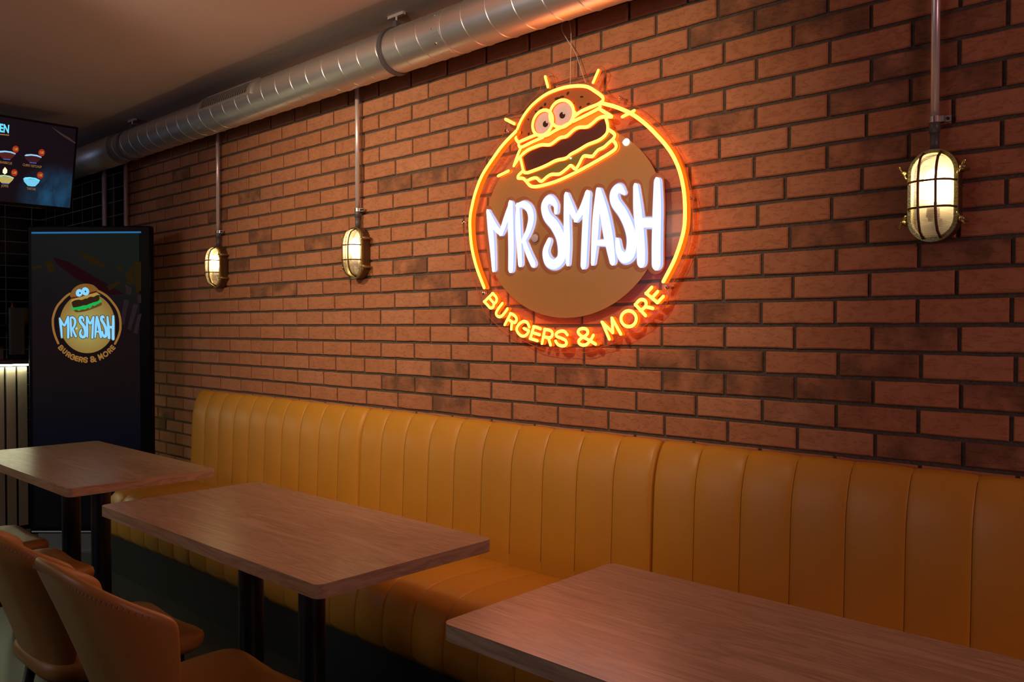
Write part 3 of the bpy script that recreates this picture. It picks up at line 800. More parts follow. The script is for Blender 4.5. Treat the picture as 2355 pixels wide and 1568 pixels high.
c2 = wp([q], YD-.001)[0]; stroke(back, [c2-[.0005, 0], c2+[.0005, 0]], [.026]*2, YD+.0008, .0018, P_FLAT, M_F)
back.build('letter_outline', M_PDARK, sign)
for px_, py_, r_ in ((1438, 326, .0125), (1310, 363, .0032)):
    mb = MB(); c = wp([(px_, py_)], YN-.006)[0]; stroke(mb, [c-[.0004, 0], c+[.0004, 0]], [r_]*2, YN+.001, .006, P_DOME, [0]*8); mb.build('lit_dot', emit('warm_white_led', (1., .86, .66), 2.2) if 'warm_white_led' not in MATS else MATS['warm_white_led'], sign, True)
# hanging wires
wz = lambda P: [(p[0]/2.944+700, p[1]/2.944) for p in P]
for P, yy in ((wz([(1750,135),(1743,200),(1780,270),(1830,350),(1860,430),(1890,520),(1905,560)]), None), (wz([(1786,128),(1800,180),(1806,250),(1803,400),(1800,575)]), None)):
    n_ = len(P); pts = []
    for i, p in enumerate(P):
        y = YP+.002
        pts.append(atY(p[0], p[1], y)-SO)
    mb = MB(); mb.tube(catmull(pts, 5), .0012, 6); mb.build('hanging_wire', M_WIRE, sign, True)

# ------------------------------------------------------------------ upholstered bench
PROF = [(-.004, .955), (-.012, .962), (-.026, .960), (-.040, .948), (-.055, .925), (-.068, .894), (-.078, .858), (-.084, .82), (-.088, .76), (-.0905, .69), (-.093, .62), (-.096, .55), (-.099, .48), (-.100, .40)]
def channel_strip(name, prof, xs, parent, puff, m, back_close):
    """prof: (y,z) list in bench coords; xs: seam positions; channels bulge along the outward normal"""
    P = np.array(prof); T = np.gradient(P, axis=0); T /= np.linalg.norm(T, axis=1)[:, None]
    Nn = np.c_[-T[:, 1], T[:, 0]]
    if Nn[len(P)//2][0] > 0: Nn = -Nn
    ts = [0, .015, .05, .12, .25, .4, .6, .75, .88, .95, .985]
    X = []; Pf = []
    for a, c in zip(xs, xs[1:]):
        for t in ts:
            X.append(a+(c-a)*t); q = abs(2*t-1); Pf.append((1-q**2.6)**.55)
    X.append(xs[-1]); Pf.append(0)
    # end seams turn inwards so that sections meet in a crease
    V = []; F = []; m_ = len(P)
    for x, pf in zip(X, Pf):
        ed = min(x-xs[0], xs[-1]-x); sink = .012*max(0, 1-ed/.012)**2
        for i in range(m_):
            fade = 1. if 1 < i < m_-2 else .35
            d = puff*pf*fade-sink
            V.append((x, P[i][0]+Nn[i][0]*d, P[i][1]+Nn[i][1]*d))
    for i in range(len(X)-1):
        for k in range(m_-1):
            a = i*m_+k; F.append((a, a+m_, a+m_+1, a+1))
    yb, zb = back_close
    n0 = len(V); 
    V += [(xs[0], yb, zb), (xs[-1], yb, zb)]
    F.append(tuple([n0]+list(range(0, m_)))); F.append(tuple([n0+1]+[(len(X)-1)*m_+k for k in range(m_-1, -1, -1)]))
    o = mesh_obj(name, V, F, m, parent); smooth_by_angle(o, 60)
    return o, X
SEATP = [(-.10, .438), (-.16, .447), (-.25, .453), (-.36, .455), (-.44, .453), (-.49, .446), (-.53, .430), (-.556, .405), (-.570, .37), (-.577, .33), (-.580, .28), (-.578, .235), (-.560, .205), (-.52, .20)]
SECT = [(-1.765, -.131, 'far mustard leather channelled bench section beside the black kiosk'),
        (-.131, 1.449, 'middle mustard leather channelled bench section under the neon sign'),
        (1.449, 3.03, 'nearest mustard leather channelled bench section at the right')]
for x0, x1, lb in SECT:
    t = thing('banquette_bench', ((x0+x1)/2, -.3, 0), lb, 'bench', 'mustard bench sections along the brick wall')
    cxm = (x0+x1)/2
    off = lambda P: [(p[0]+.3, p[1]) for p in P]
    xs = [x0-cxm+(x1-x0)*i/10 for i in range(11)]
    xs[0] += .0015; xs[-1] -= .0015
    o, _ = channel_strip('backrest', off(PROF), xs, t, .0085, M_LEATHER, (.296, .40))
    o, _ = channel_strip('seat', off(SEATP), xs, t, .010, M_LEATHER, (.20, .22))
    b = MB(); b.box(x0-cxm+(.02 if x0 < -1 else .0), x1-cxm, -.26, .292, .0, .22); b.build('plinth', M_KICK, t)
    b = MB()
    for x in xs[1:-1]:
        P = [(x, p[0]+.3-.0008, p[1]) for p in PROF[3:-1]]; b.tube(P, .0007, 5)
        P = [(x, p[0]+.3, p[1]) for p in SEATP[2:-2]]; b.tube(P, .0007, 5)
    b.build('channel_stitching', M_SEAM, t, True)

# ------------------------------------------------------------------ tables
def make_table():
    L, W, TH, H = 1.262, .578, .034, .75
    t = thing('dining_table', (0, 0, 0), 'table', 'table', 'oak dining tables along the bench')
    P = []; r = .022
    for cx, cy, a0 in ((L/2-r, W/2-r, 0), (-L/2+r, W/2-r, 90), (-L/2+r, -W/2+r, 180), (L/2-r, -W/2+r, 270)):
        for i in range(7):
            a = math.radians(a0+90*i/6); P.append((cx+r*math.cos(a), cy+r*math.sin(a)))
    b = MB(); b.poly_prism(P, lambda x, y, z: (x, y, z), H-TH, H)
    o = b.build('tabletop', [M_WOOD, M_WOODE], t)
    for pl in o.data.polygons: pl.material_index = 1 if abs(pl.normal.x) > .75 else 0
    bevel(o, .0022, 2)
    for sx in (-1, 1):
        b = MB(); b.tube([(sx*.172, 0, .012), (sx*.172, 0, H-TH-.006)], .039, 32)
        o = b.build('column', M_METALB, t); smooth_by_angle(o)
    b = MB(); b.box(-.34, .34, -.16, .16, 0, .012); o = b.build('base_plate', M_METALB, t); bevel(o, .003, 2)
    b = MB(); b.box(-.30, .30, -.14, .14, H-TH-.006, H-TH); b.build('mounting_plate', M_METALB, t)
    return t
tb = make_table()
for i, (x, y, lb) in enumerate([(-.925, -.988, 'far oak-topped table with black legs, closest to the kiosk'),
                                (.716, -1.020, 'middle oak-topped table standing in front of the middle bench section'),
                                (2.361, -.985, 'nearest oak-topped table lit pink at the lower right')]):
    o = tb if i == 0 else copy_tree(tb)
    o.location = (x, y, 0); o['label'] = lb

# ------------------------------------------------------------------ chairs
def make_chair():
    t = thing('dining_chair', (0, 0, 0), 'chair', 'chair', 'tan leather chairs in front of the tables')
    # bucket back shell
    nu, nv = 17, 9; V = []; F = []
    for j in range(nv):
        v = j/(nv-1)
        for i in range(nu):
            u = -1+2*i/(nu-1); au = abs(u)
            zt = .836-.114*au**2.4; zb = .40+.03*au**2
            z = zb+(zt-zb)*v
            hw = .165+.060*v**.7
            yc = -.195-.155*v**1.2
            wrap = (.05+.145*v)*au**2.8
            x = hw*math.sin(u*math.pi/2*.93)/math.sin(math.pi/2*.93)
            V.append((x, yc+wrap, z))
    for j in range(nv-1):
        for i in range(nu-1):
            a = j*nu+i; F.append((a, a+1, a+nu+1, a+nu))
    o = mesh_obj('backrest', V, F, M_TAN, t)
    s = o.modifiers.new('solid', 'SOLIDIFY'); s.thickness = .026; s.offset = -1
    subsurf(o, 2)
    # stitched rim along the rear upper edge and down the sides
    rims = [[np.array(V[j*nu]) for j in range(2, nv-1)], [np.array(V[(nv-1)*nu+i])*.68+np.array(V[(nv-2)*nu+i])*.32 for i in range(1, nu-1)], [np.array(V[j*nu+nu-1]) for j in range(2, nv-1)]]
    C0 = np.array([0, .1, .55])
    acc = 0
    seg = []
    for rim in (rims[0][:4], rims[1], rims[2][:4]):
        rim = list(rim)
        R2 = catmull(rim, 8); seg.append(list(zip(R2, R2[1:])))
    b = MB(); n_top = len(seg[1])
    for p, q in seg[1]:
        d = np.linalg.norm(q-p); acc += d
        if acc > .0075:
            acc = 0; tt = (q-p)/d; c = (p+q)/2
            out = np.cross(tt, [0, 0, 1.]); out /= np.linalg.norm(out); out = out if out[1] < 0 else -out
            side = np.cross(tt, out)
            c = c+out*.0006
            b.tube([c-side*.003+tt*.0013, c+side*.003-tt*.0013], .0007, 4)
            b.tube([c-side*.003-tt*.0013, c+side*.003+tt*.0013], .0007, 4)
    b.build('stitching', M_STITCH, t)
    for u in (-.78,):
        b = MB(); P = []
        for j in range(14):
            v = .05+.75*j/13; au = abs(u)
            zt = .836-.114*au**2.4; zb = .40+.03*au**2; z = zb+(zt-zb)*v
            hw = .165+.060*v**.7; yc = -.195-.155*v**1.2; wrap = (.05+.145*v)*au**2.8
            P.append((math.copysign(hw*math.sin(au*math.pi/2*.93)/math.sin(math.pi/2*.93), u), yc+wrap-.001, z))
        b.tube(P, .0016, 6); b.build('back_seam', M_TAN, t, True)
    # seat cushion: layers of a rounded outline, wider at the front, dished
    n = 48; layers = [(.388, .55), (.392, .80), (.402, .92), (.420, .985), (.437, 1.0), (.452, .985), (.461, .93), (.462, .80), (.456, .5), (.452, .2)]
    V = []; F = []
    for z, s in layers:
        for k in range(n):
            a = 2*math.pi*k/n; c, sn = math.cos(a), math.sin(a)
            e = 2/4.6
            x = .205*math.copysign(abs(c)**e, c); y = .214*math.copysign(abs(sn)**e, sn); z += 0
            x *= 1+.10*(y/.205); y = y+(.022*(abs(x)/.2)**2 if y > 0 else 0)
            dip = -.014*max(0, y/.205)**2*(1-(x/.225)**2)-.012*max(0, (abs(x)/.22))**6*max(0, -y/.2)
            V.append((x*s, y*s, z+dip*s))
    for q in range(len(layers)-1):
        for k in range(n): F.append((q*n+k, q*n+(k+1) % n, (q+1)*n+(k+1) % n, (q+1)*n+k))
    F.append(tuple(range(n-1, -1, -1))); F.append(tuple((len(layers)-1)*n+k for k in range(n)))
    o = mesh_obj('seat', V, F, M_TAN, t); smooth_by_angle(o, 60)
    b = MB()
    b.box(-.15, .15, .12, .15, .365, .395); b.box(-.15, .15, -.15, -.12, .365, .395); b.box(-.15, -.12, -.12, .12, .365, .395); b.box(.12, .15, -.12, .12, .365, .395)
    b.build('seat_frame', M_METALB, t)
    for sx in (-1, 1):
        for sy in (-1, 1):
            b = MB(); b.tube([(sx*.150, sy*.145, .385), (sx*.20, sy*(.195 if sy > 0 else .215), 0)], [.017, .011], 14)
            b.build('leg', M_METALB, t, True)
    return t
ch = make_chair()
for i, (x, y, rz, lb) in enumerate([(1.038, -1.437, 0.0, 'nearest tan leather chair, its stitched curved back in the lower left foreground'),
                                    (.460, -1.437, .0, 'second tan leather chair, back partly hidden by the nearest chair'),
                                    (-.455, -1.405, .0, 'tan leather chair at the far table, only its seat in view behind the second chair'),
                                    (-.995, -1.385, .0, 'farthest tan leather chair with pale-lit seat in front of the slatted counter')]):
    o = ch if i == 0 else copy_tree(ch)
    o.location = (x, y, 0); o.rotation_euler = (0, 0, rz); o['label'] = lb

# ------------------------------------------------------------------ advertising kiosk with lit screen
KB = (atZ(345, 1266, 0)+atZ(62, 1266, 0))/2
kn = np.array([-FW[0], -FW[1], 0]); kn /= np.linalg.norm(kn)      # faces the tables
kr = np.array([-kn[1], kn[0], 0])                                # picture right
kr = kr if kr@RT > 0 else -kr
KB[2] = 0
def kio(px, py):     # picture point -> kiosk-local (u, z)
    d = ray(px, py); t = ((KB-CAM)@kn)/(d@kn); p = CAM+t*d
    return ((p-KB)@kr, p[2])
ang = math.atan2(kr[1], kr[0])
kiosk = thing('advertising_kiosk', tuple(KB), 'tall black advertising kiosk with lit logo screen beside the brick wall', 'kiosk', None, ang)
# local frame: x = right, -y = towards viewer
ku0, kzt = kio(62, 519); ku1, _ = kio(345, 519); _, kzb = kio(200, 1228)
b = MB(); b.box(ku0, ku1, 0, .055, kzb, kzt); o = b.build('housing', mat('black_gloss_housing', (.004, .0035, .0035), .35, spec=.07), kiosk); bevel(o, .008, 3)
b = MB(); b.box(ku0+.02, ku1-.02, -.05, .11, 0, .012); b.box(ku0+.05, ku1-.05, .0, .06, .012, kzb+.005); b.build('foot', mat('grey_foot_metal', (.22, .23, .21), .4, .2), kiosk)
b = MB(); b.box(ku0+.012, ku1-.012, -.0035, .001, kzb+.012, kzb+.020); b.build('trim_strip', M_STEEL, kiosk)
su0, szt = kio(72, 532); su1, szb = kio(325, 1212)
def scr_emit(name, build):
    m = bpy.data.materials.new(name); m.use_nodes = True; nt = m.node_tree
    bs = nt.nodes['Principled BSDF']; bs.inputs['Base Color'].default_value = (.004, .004, .005, 1); bs.inputs['Roughness'].default_value = .35; bs.inputs['Specular IOR Level'].default_value = .08
    bs.inputs['Emission Strength'].default_value = 1.
    nt.links.new(build(nt), bs.inputs['Emission Color']); return m
def kscreen(nt):
    tc = N(nt, 'ShaderNodeTexCoord'); sep = N(nt, 'ShaderNodeSeparateXYZ'); nt.links.new(tc.outputs['Object'], sep.inputs[0])
    n1 = noise(nt, coords(nt), 3.2, 3)
    zr_ = N(nt, 'ShaderNodeMapRange'); nt.links.new(sep.outputs[2], zr_.inputs[0]); zr_.inputs[1].default_value = .3; zr_.inputs[2].default_value = 1.9
    base = ramp(nt, zr_.outputs[0], [(0, (.0009, .0008, .0010)), (.25, (.0018, .0018, .0045)), (.48, (.0055, .0028, .0022)), (.62, (.0060, .0020, .0026)), (.8, (.0045, .0030, .0034)), (1, (.0030, .0050, .0042))])
    sx = N(nt, 'ShaderNodeMapRange'); nt.links.new(math_(nt, 'ADD', sep.outputs[0], math_(nt, 'MULTIPLY', n1, .5)), sx.inputs[0]); sx.inputs[1].default_value = .15; sx.inputs[2].default_value = .55
    top = N(nt, 'ShaderNodeMapRange'); nt.links.new(sep.outputs[2], top.inputs[0]); top.inputs[1].default_value = 1.45; top.inputs[2].default_value = 1.75
    return mixc(nt, math_(nt, 'MULTIPLY', sx.outputs[0], top.outputs[0]), base, (.0030, .0068, .0048))
b = MB(); b.box(su0, su1, -.002, .001, szb, szt); scr = b.build('screen', scr_emit('kiosk_screen_glow', kscreen), kiosk)
def kprint(name, polys, m, parent=scr, y=-.003, extrude=.0006):
    mb = MB()
    for P in polys:
        bm = bmesh.new(); vs = [bm.verts.new((p[0], y, p[1])) for p in P]
        es = [bm.edges.new((vs[i], vs[(i+1) % len(vs)])) for i in range(len(vs))]
        bmesh.ops.triangle_fill(bm, use_beauty=True, use_dissolve=False, edges=es); bm.verts.index_update()
        mb.add([tuple(v.co) for v in bm.verts], [tuple(v.index for v in f.verts) for f in bm.faces]); bm.free()
    return mb.build(name, m, parent)
def kpoly(P): return [kio(*p) for p in P]
e_ = lambda n, c, s=1.: MATS.get(n) or emit(n, c, s)
kprint('blue_line', [kpoly([(73, 533.5), (325, 532), (325, 536), (73, 537.5)])], e_('screen_blue_line', (.02, .13, .32)))
kz = lambda P: [(p[0]/3.92, p[1]/3.92+500) for p in P]
# faint backdrop artwork: fries, a red diagonal, a striped carton
for P in ([(710,325),(740,310),(950,420),(940,455),(800,400)], [(965,620),(1080,570),(1085,600),(985,660)], [(1200,400),(1275,400),(1275,660),(1230,680)], [(1130,520),(1190,430),(1215,600),(1160,610)], [(290,445),(380,430),(385,455),(292,470)], [(400,400),(470,400),(500,470),(450,510)], [(1050,430),(1095,440),(1100,480),(1060,470)]): kprint('backdrop_fries', [kpoly(kz(P))], e_('screen_fries', (.017, .0095, .0026)), y=-.0026)
for P in ([(1085,960),(1120,740),(1165,745),(1120,970)], [(1150,1000),(1205,780),(1250,785),(1180,1020)], [(1205,1040),(1245,880),(1280,860),(1240,1050)], [(1130,600),(1190,640),(1180,700),(1140,690)], [(1240,700),(1275,690),(1275,770),(1245,770)]): kprint('backdrop_carton', [kpoly(kz(P))], e_('screen_carton', (.018, .0105, .0115)), y=-.0026)
kprint('backdrop_red', [kpoly(kz([(480,360),(620,400),(900,560),(1120,690),(1000,700),(700,560),(520,430)]))], e_('screen_red', (.012, .0026, .0034)), y=-.0024)
# the emblem, carried over from the wall sign
KX0, KX1 = atY(1115, 540, YN)[0], atY(1524, 510, YN)[0]
KZ0, KZ1 = atY(1512, 619, YN)[2], atY(1508, 408, YN)[2]
def w2k(p):          # wall plane (x,z) -> kiosk local
    fx = (p[0]-KX0)/(KX1-KX0); fz = (p[1]-KZ0)/(KZ1-KZ0)
    return kio(136+fx*(265-136), 782.5-fz*(782.5-724))
def kwall(P): return [w2k(q) for q in wp(P, YN)]
_sx = abs(w2k((1, 1.7))[0]-w2k((2, 1.7))[0])
def kstroke(name, lines, m, y, parent=scr, close=False, grow=0.):
    mb = MB()
    for P, R in lines:
        A = [np.array([q[0], q[1], r]) for q, r in zip([w2k(q) for q in wp(P, YN)], R)]
        A = catmull(A, 4, close) if len(A) > 2 else [A[0]+(A[1]-A[0])*t for t in (0, .5, 1)]
        for a in A:
            n_ = 10; r = a[2]+grow
            mb.add([(a[0]+r*math.cos(2*math.pi*i/n_), y, a[1]+r*math.sin(2*math.pi*i/n_)) for i in range(n_)], [tuple(range(n_))])
        for a, c in zip(A, A[1:]+([A[0]] if close else [])):
            t = c[:2]-a[:2]; L_ = np.linalg.norm(t); t = t/(L_+1e-9); nn = np.array([-t[1], t[0]])
            q = [a[:2]+nn*(a[2]+grow), c[:2]+nn*(c[2]+grow), c[:2]-nn*(c[2]+grow), a[:2]-nn*(a[2]+grow)]
            mb.add([(v[0], y, v[1]) for v in q], [(0, 1, 2, 3)])
    return mb.build(name, m, parent)
def kell(cx, cy, rx, ry, n=60): return [kio(cx+rx*math.cos(2*math.pi*i/n), cy+ry*math.sin(2*math.pi*i/n)) for i in range(n)]
def gold(nt):
    tc = N(nt, 'ShaderNodeTexCoord'); vm = N(nt, 'ShaderNodeVectorMath', operation='DISTANCE'); nt.links.new(tc.outputs['Object'], vm.inputs[0])
    u, z = kio(201, 750); vm.inputs[1].default_value = (u, 0, z)
    rr = N(nt, 'ShaderNodeMapRange'); nt.links.new(vm.outputs['Value'], rr.inputs[0]); rr.inputs[1].default_value = 0; rr.inputs[2].default_value = .18
    return ramp(nt, rr.outputs[0], [(0, (.36, .36, .11)), (.6, (.29, .22, .055)), (1, (.24, .13, .030))])
kprint('emblem_disc', [kell(201.5, 743, 63.5, 69)], scr_emit('screen_gold_disc', gold), y=-.0032)
Kg = e_('screen_ring_gold', (.27, .125, .028))
rr_ = .0068
for P in (RINGL, RINGR): kstroke('emblem_ring', [(P, [rr_]*len(P))], Kg, -.0034)
kstroke('emblem_tagline', [(P, [.0042]*len(P)) for nm, L in SM for P in L]+[(zr(ell(1257, 808, 152, 158, 0, 16)), [.0042]*16)], Kg, -.0034)
for nm, P, c in (('emblem_bottom_bun', BOTB, (.11, .05, .015)), ('emblem_patty', PATTY, (.030, .014, .006)), ('emblem_cheese', CHEESE, (.38, .25, .05)), ('emblem_tomato', TOM, (.12, .012, .008)), ('emblem_top_bun', BUN, (.20, .085, .018)), ('emblem_lettuce', LETT, (.012, .42, .07))):
    kprint(nm, [kwall(P)], e_('screen_'+nm, c), y={'emblem_bottom_bun': -.0035, 'emblem_patty': -.0038, 'emblem_cheese': -.0036, 'emblem_tomato': -.0037, 'emblem_top_bun': -.0039, 'emblem_lettuce': -.0040}[nm])
Kc = e_('screen_cyan_letters', (.24, .66, 1.0), 1.0)
for e, pu in EYE:
    kprint('emblem_eye', [kwall(za(e))], Kc, y=-.0043); kprint('emblem_pupil', [kwall(za(ell(pu[0]-20, pu[1]-30, 50, 60, 0, 14)))], e_('screen_dark', (.004, .01, .012)), y=-.0046)
kstroke('emblem_letter_shade', [([p[:2] for p in r6(st)], [p[2]/3.733*.00062 for p in r6(st)]) for nm, L in BIG for st in L], e_('screen_letter_shade', (.10, .065, .03)), -.0048, grow=.005)
kstroke('emblem_letters', [([p[:2] for p in r6(st)], [p[2]/3.733*.00062+.0008 for p in r6(st)]) for nm, L in BIG for st in L]+[([(1228.5, 547.5), (1229.5, 547.5)], [.006, .006])], Kc, -.0050)

# ------------------------------------------------------------------ hanging menu screen
tp, bp_ = atX(180, 293, -2.45), atX(165, 485, -2.45)
d_ = ray(165, 485); tt = (tp[1]-CAM[1])/d_[1]; bp_ = CAM+d_*tt      # foot of the right edge, leaning back
tup = tp-bp_; TH_ = np.linalg.norm(tup); tup /= TH_
ty = np.array([0, 1., 0]); tnm = np.cross(ty, tup); tnm /= np.linalg.norm(tnm)
if tnm[0] < 0: tnm = -tnm
TW = .96
tv = thing('menu_screen', tuple(tp), 'wall of sauces menu screen hanging from the ceiling at upper left', 'screen')
tv['label'] = 'lit menu screen with bowls of sauce, hanging from the ceiling at upper left'
def tvl(px, py):
    d = ray(px, py); t = ((tp-CAM)@tnm)/(d@tnm); p = CAM+t*d-tp; return (p@ty, p@tup)
def tv3(u, v, n=0.): return tuple(ty*u+tup*v+tnm*n)
def tbox(mb, u0, u1, v0, v1, n0, n1, m=0):
    V = [tv3(u, v, n) for n in (n0, n1) for u, v in ((u0, v0), (u1, v0), (u1, v1), (u0, v1))]
    mb.add(V, [(3, 2, 1, 0), (4, 5, 6, 7), (0, 1, 5, 4), (1, 2, 6, 5), (2, 3, 7, 6), (3, 0, 4, 7)], m)
b = MB(); tbox(b, -TW, 0, -TH_, 0, -.035, 0); b.build('housing', MATS['black_gloss_housing'], tv)
b = MB()
for u in (-.62,):
    p0 = np.array(tv3(u, -.10, -.035)); b.tube([p0, p0+[-.03, 0, 0], (p0[0]-.03, p0[1], ZC-tp[2])], .012, 10); b.box(p0[0]-.09, p0[0]+.03, p0[1]-.05, p0[1]+.05, ZC-tp[2]-.006, ZC-tp[2])
b.build('ceiling_mount', M_METALB, tv)
def tvscreen(nt):
    v = coords(nt, (1, 1.6, 1)); n1 = noise(nt, v, 5, 5, .6, .6)
    tc = N(nt, 'ShaderNodeTexCoord'); vm = N(nt, 'ShaderNodeVectorMath', operation='DISTANCE'); nt.links.new(tc.outputs['Object'], vm.inputs[0])
    c = tv3(*tvl(133, 465)); vm.inputs[1].default_value = c
    rr = N(nt, 'ShaderNodeMapRange'); nt.links.new(vm.outputs['Value'], rr.inputs[0]); rr.inputs[1].default_value = .24; rr.inputs[2].default_value = .04
    s = N(nt, 'ShaderNodeMapRange'); nt.links.new(n1, s.inputs[0]); s.inputs[1].default_value = .34; s.inputs[2].default_value = .66
    k = math_(nt, 'MULTIPLY', rr.outputs[0], s.outputs[0])
    return mixc(nt, k, (.0058, .0034, .0062), (.012, .075, .16))
b = MB(); tbox(b, -TW+.012, -.012, -TH_+.018, -.012, 0, .0015); tsc = b.build('screen', scr_emit('menu_screen_glow', tvscreen), tv)
tz = lambda P: [(p[0]/6.27, p[1]/6.27+250) for p in P]
def tprint(name, P, m, n, curve=False, parent=tsc):
    Q = [tvl(*p) for p in P]
    if curve: Q = catmull(Q, 4, True)
    bm = bmesh.new(); vs = [bm.verts.new(tv3(q[0], q[1], n)) for q in Q]
    es = [bm.edges.new((vs[i], vs[(i+1) % len(vs)])) for i in range(len(vs))]
    bmesh.ops.triangle_fill(bm, use_beauty=True, use_dissolve=False, edges=es); bm.verts.index_update()
    o = mesh_obj(name, [tuple(v.co) for v in bm.verts], [tuple(v.index for v in f.verts) for f in bm.faces], m, parent); bm.free(); return o
def ttext(name, txt, px, py, h, m, parent=tsc, align='CENTER', n=.004, sx=1., bold=0.):
    c = bpy.data.curves.new(name, 'FONT'); c.body = txt; c.size = h; c.align_x = align; c.align_y = 'CENTER'; c.offset = bold
    c.materials.append(m); o = bpy.data.objects.new(name, c); COL.objects.link(o); o.parent = parent
    u, v = tvl(px, py); R = Matrix((tuple(ty), tuple(tup), tuple(tnm))).transposed()
    mt_ = Matrix.Translation(tv3(u, v, n)) @ R.to_4x4() @ Matrix.Diagonal((sx, 1, 1, 1))
    bpy.context.view_layer.update(); dg = bpy.context.evaluated_depsgraph_get()
    me = bpy.data.meshes.new_from_object(o.evaluated_get(dg)); bpy.data.objects.remove(o)
    o = bpy.data.objects.new(name, me); COL.objects.link(o); o.parent = parent; o.matrix_local = mt_; return o
Mc = e_('menu_cyan', (.16, .75, 1.0), 1.); Mg = e_('menu_gold', (.26, .12, .035)); Mr = e_('menu_red', (.32, .022, .010)); My = e_('menu_yellow', (.55, .38, .06))
Mw = e_('menu_bowl', (.30, .58, .85)); Mb1 = e_('menu_brown_sauce', (.085, .016, .012)); Mb2 = e_('menu_dark_sauce', (.045, .010, .012)); Mb3 = e_('menu_yellow_sauce', (.50, .38, .11)); Mb4 = e_('menu_blue_foot', (.05, .09, .35)); Mb5 = e_('menu_pale_sauce', (.18, .60, .85))
ttext('heading', 'CEN', 21, 298, .064, Mc, align='RIGHT', sx=.62, bold=.0022)
tprint('heading_rule', tz([(-100, 350), (130, 372), (130, 390), (-100, 367)]), Mg, .003)
def bowl(cx, cy, w, h, rimm, body, foot):
    tprint('bowl_body', tz([(cx-w, cy-h*.4), (cx-w*.9, cy+h*.2), (cx-w*.45, cy+h), (cx, cy+h*1.12), (cx+w*.45, cy+h*1.1), (cx+w*.88, cy+h*.4), (cx+w, cy-h*.1)]), body, .003)
    tprint('bowl_rim', tz([(cx-w, cy-h*.35), (cx-w*.8, cy-h*.62), (cx-w*.2, cy-h*.68), (cx+w*.5, cy-h*.50), (cx+w, cy-h*.1), (cx+w*.98, cy+h*.12), (cx+w*.4, cy-h*.22), (cx-w*.2, cy-h*.35), (cx-w*.8, cy-h*.25)]), rimm, .0036)
    if foot: tprint('bowl_foot', tz([(cx-w*.42, cy+h*.95), (cx+w*.42, cy+h*1.08), (cx+w*.38, cy+h*1.30), (cx-w*.36, cy+h*1.18)]), foot, .0038)
bowl(472, 700, 124, 70, Mw, Mb2, Mb4); bowl(95, 650, 128, 70, Mw, Mb1, Mb4); bowl(75, 1000, 122, 70, e_('menu_bowl_green', (.42, .62, .38)), Mb3, Mb4); bowl(452, 1035, 120, 75, e_('menu_bowl_bright', (.20, .75, 1.)), Mb5, None)
for cx, cy in ((597, 632), (222, 583), (203, 922), (576, 958)):
    tprint('price_badge', tz(ell(cx, cy, 48, 52, 0, 20)), Mr, .0042); ttext('price', '1.5€', cx/6.27, cy/6.27+250, .020, My, n=.005, sx=.6, bold=.0004)
for tx, cx, cy in (('CURRY KETCHUP', 462, 825), ('BARBECUE', 85, 780), ('JOPPIE', 68, 1115), ('TARTAR', 448, 1155)):
    ttext('caption', tx, cx/6.27, cy/6.27+250, .019, Mg, n=.003, sx=.68, bold=.0004)
tprint('flame', tz([(68, 840), (100, 880), (98, 920), (66, 945), (35, 920), (38, 880)]), e_('menu_flame', (1., .78, .35), 2.), .005)
tprint('light_streak', tz([(730, 250), (880, 350), (1000, 420), (1090, 490), (1075, 500), (950, 425), (860, 365)]), e_('menu_streak', (.045, .022, .02)), .003)

# ------------------------------------------------------------------ slatted counter with a light strip
CX = -3.14
cr = atX(62, 838, CX); CY1 = cr[1]; CZ = cr[2]
counter = thing('bar_counter', (CX, CY1, 0), 'slatted wooden bar counter with glowing light strip under its edge, far left', 'counter')
b = MB(); b.box(-.62, -.012, -2.6, -.002, 0, CZ-.012); b.build('counter_body', mat('counter_black', (.012, .012, .012), .6), counter)
sl = MB(); pitch = .0675; y = -.004; k = 0
while y > -2.55:
    sl.box(-.012, .010, y-.053, y, .03, CZ-.014); y -= pitch
sl.build('front_slats', mat('slat_wood', (.46, .40, .30), .55), counter)
b = MB(); b.box(-.66, .042, -2.62, .0, CZ+.006, CZ+.030); b.build('worktop', mat('worktop_dark', (.10, .09, .08), .4), counter)
b = MB(); b.box(.016, .030, -2.6, -.002, CZ-.006, CZ+.006); b.build('light_strip', M_LED, counter)
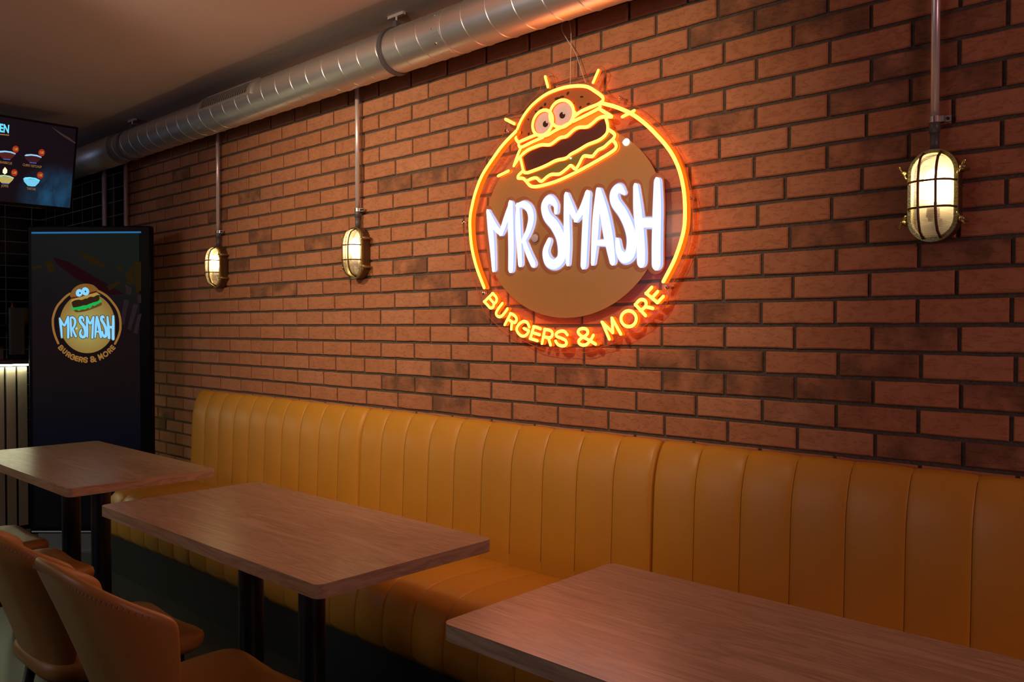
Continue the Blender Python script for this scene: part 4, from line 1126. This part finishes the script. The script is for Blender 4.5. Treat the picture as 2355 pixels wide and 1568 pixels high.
# things on the counter
def px_box(name, label, cat, x, d, c0, c1, mats, extra=None):
    p0, p1 = atX(c0[0], c0[1], x), atX(c1[0], c1[1], x)
    zt = CZ+.030
    t = thing(name, (x, p0[1], zt), label, cat)
    return t, p1[1]-p0[1], p0[2]-zt
t, wd, ht = px_box('till_monitor', 'grey till monitor back standing on the counter beside the kiosk', 'monitor', -3.30, .03, (22, 707), (58, 835), None)
b = MB(); b.box(-.03, 0, 0, wd, .03, ht); o = b.build('monitor_back', mat('grey_plastic', (.11, .11, .10), .5), t); bevel(o, .005)
b = MB(); b.box(-.09, .05, wd*.25, wd*.75, 0, .008); b.box(-.04, -.02, wd*.4, wd*.6, .008, .05); b.build('monitor_stand', M_METALB, t)
t, wd, ht = px_box('small_box', 'small brown box on the counter at the frame edge', 'box', -3.35, .05, (-3, 798), (8, 826), None)
b = MB(); b.box(-.05, 0, 0, wd, 0, ht); b.build('carton', mat('brown_card', (.16, .11, .09), .8), t)
b = MB(); b.box(-.052, .002, -.002, wd+.002, ht-.012, ht+.002); b.build('lid', mat('dark_card', (.05, .035, .03), .8), t)
# sauce bottle and hanging round pan lid behind the counter
zt = 0
back = thing('back_shelf', (XL, -.55, 1.36), 'dark narrow shelf on the tiled end wall behind the counter', 'shelf')
b = MB(); b.box(0, .16, -.9, .5, -.02, 0); b.build('shelf_board', M_METALB, back)
b = MB(); b.box(0, .12, -.6, -.58, -.10, -.02); b.box(0, .12, .3, .32, -.10, -.02); b.build('bracket', M_METALB, back)
p = atX(28, 690, XL+.09)
t = thing('sauce_bottle', (XL+.09, p[1], 1.36), 'small white and orange sauce bottle on the shelf behind the counter', 'bottle')
b = MB(); b.tube([(0, 0, 0), (0, 0, .09), (0, 0, .115)], [.018, .018, .009], 14); b.build('bottle_body', mat('bottle_white', (.55, .50, .42), .4), t, True)
b = MB(); b.tube([(0, 0, .115), (0, 0, .14), (0, 0, .175)], [.011, .009, .003], 12); b.build('nozzle', mat('bottle_orange', (.55, .14, .03), .4), t, True)
p = atX(53, 694, XL+.08)
t = thing('wooden_bowl', (XL+.08, p[1], p[2]), 'round brown wooden bowl standing upright on the shelf beside the bottle', 'bowl')
b = MB(); n_ = 24
b.tube([(.0, 0, 0), (.012, 0, 0), (.028, 0, 0), (.04, 0, 0)], [.035, .055, .066, .068], n_); b.build('bowl_shell', mat('bowl_wood', (.30, .17, .06), .5), t, True)
t.location[2] = 1.36+.068
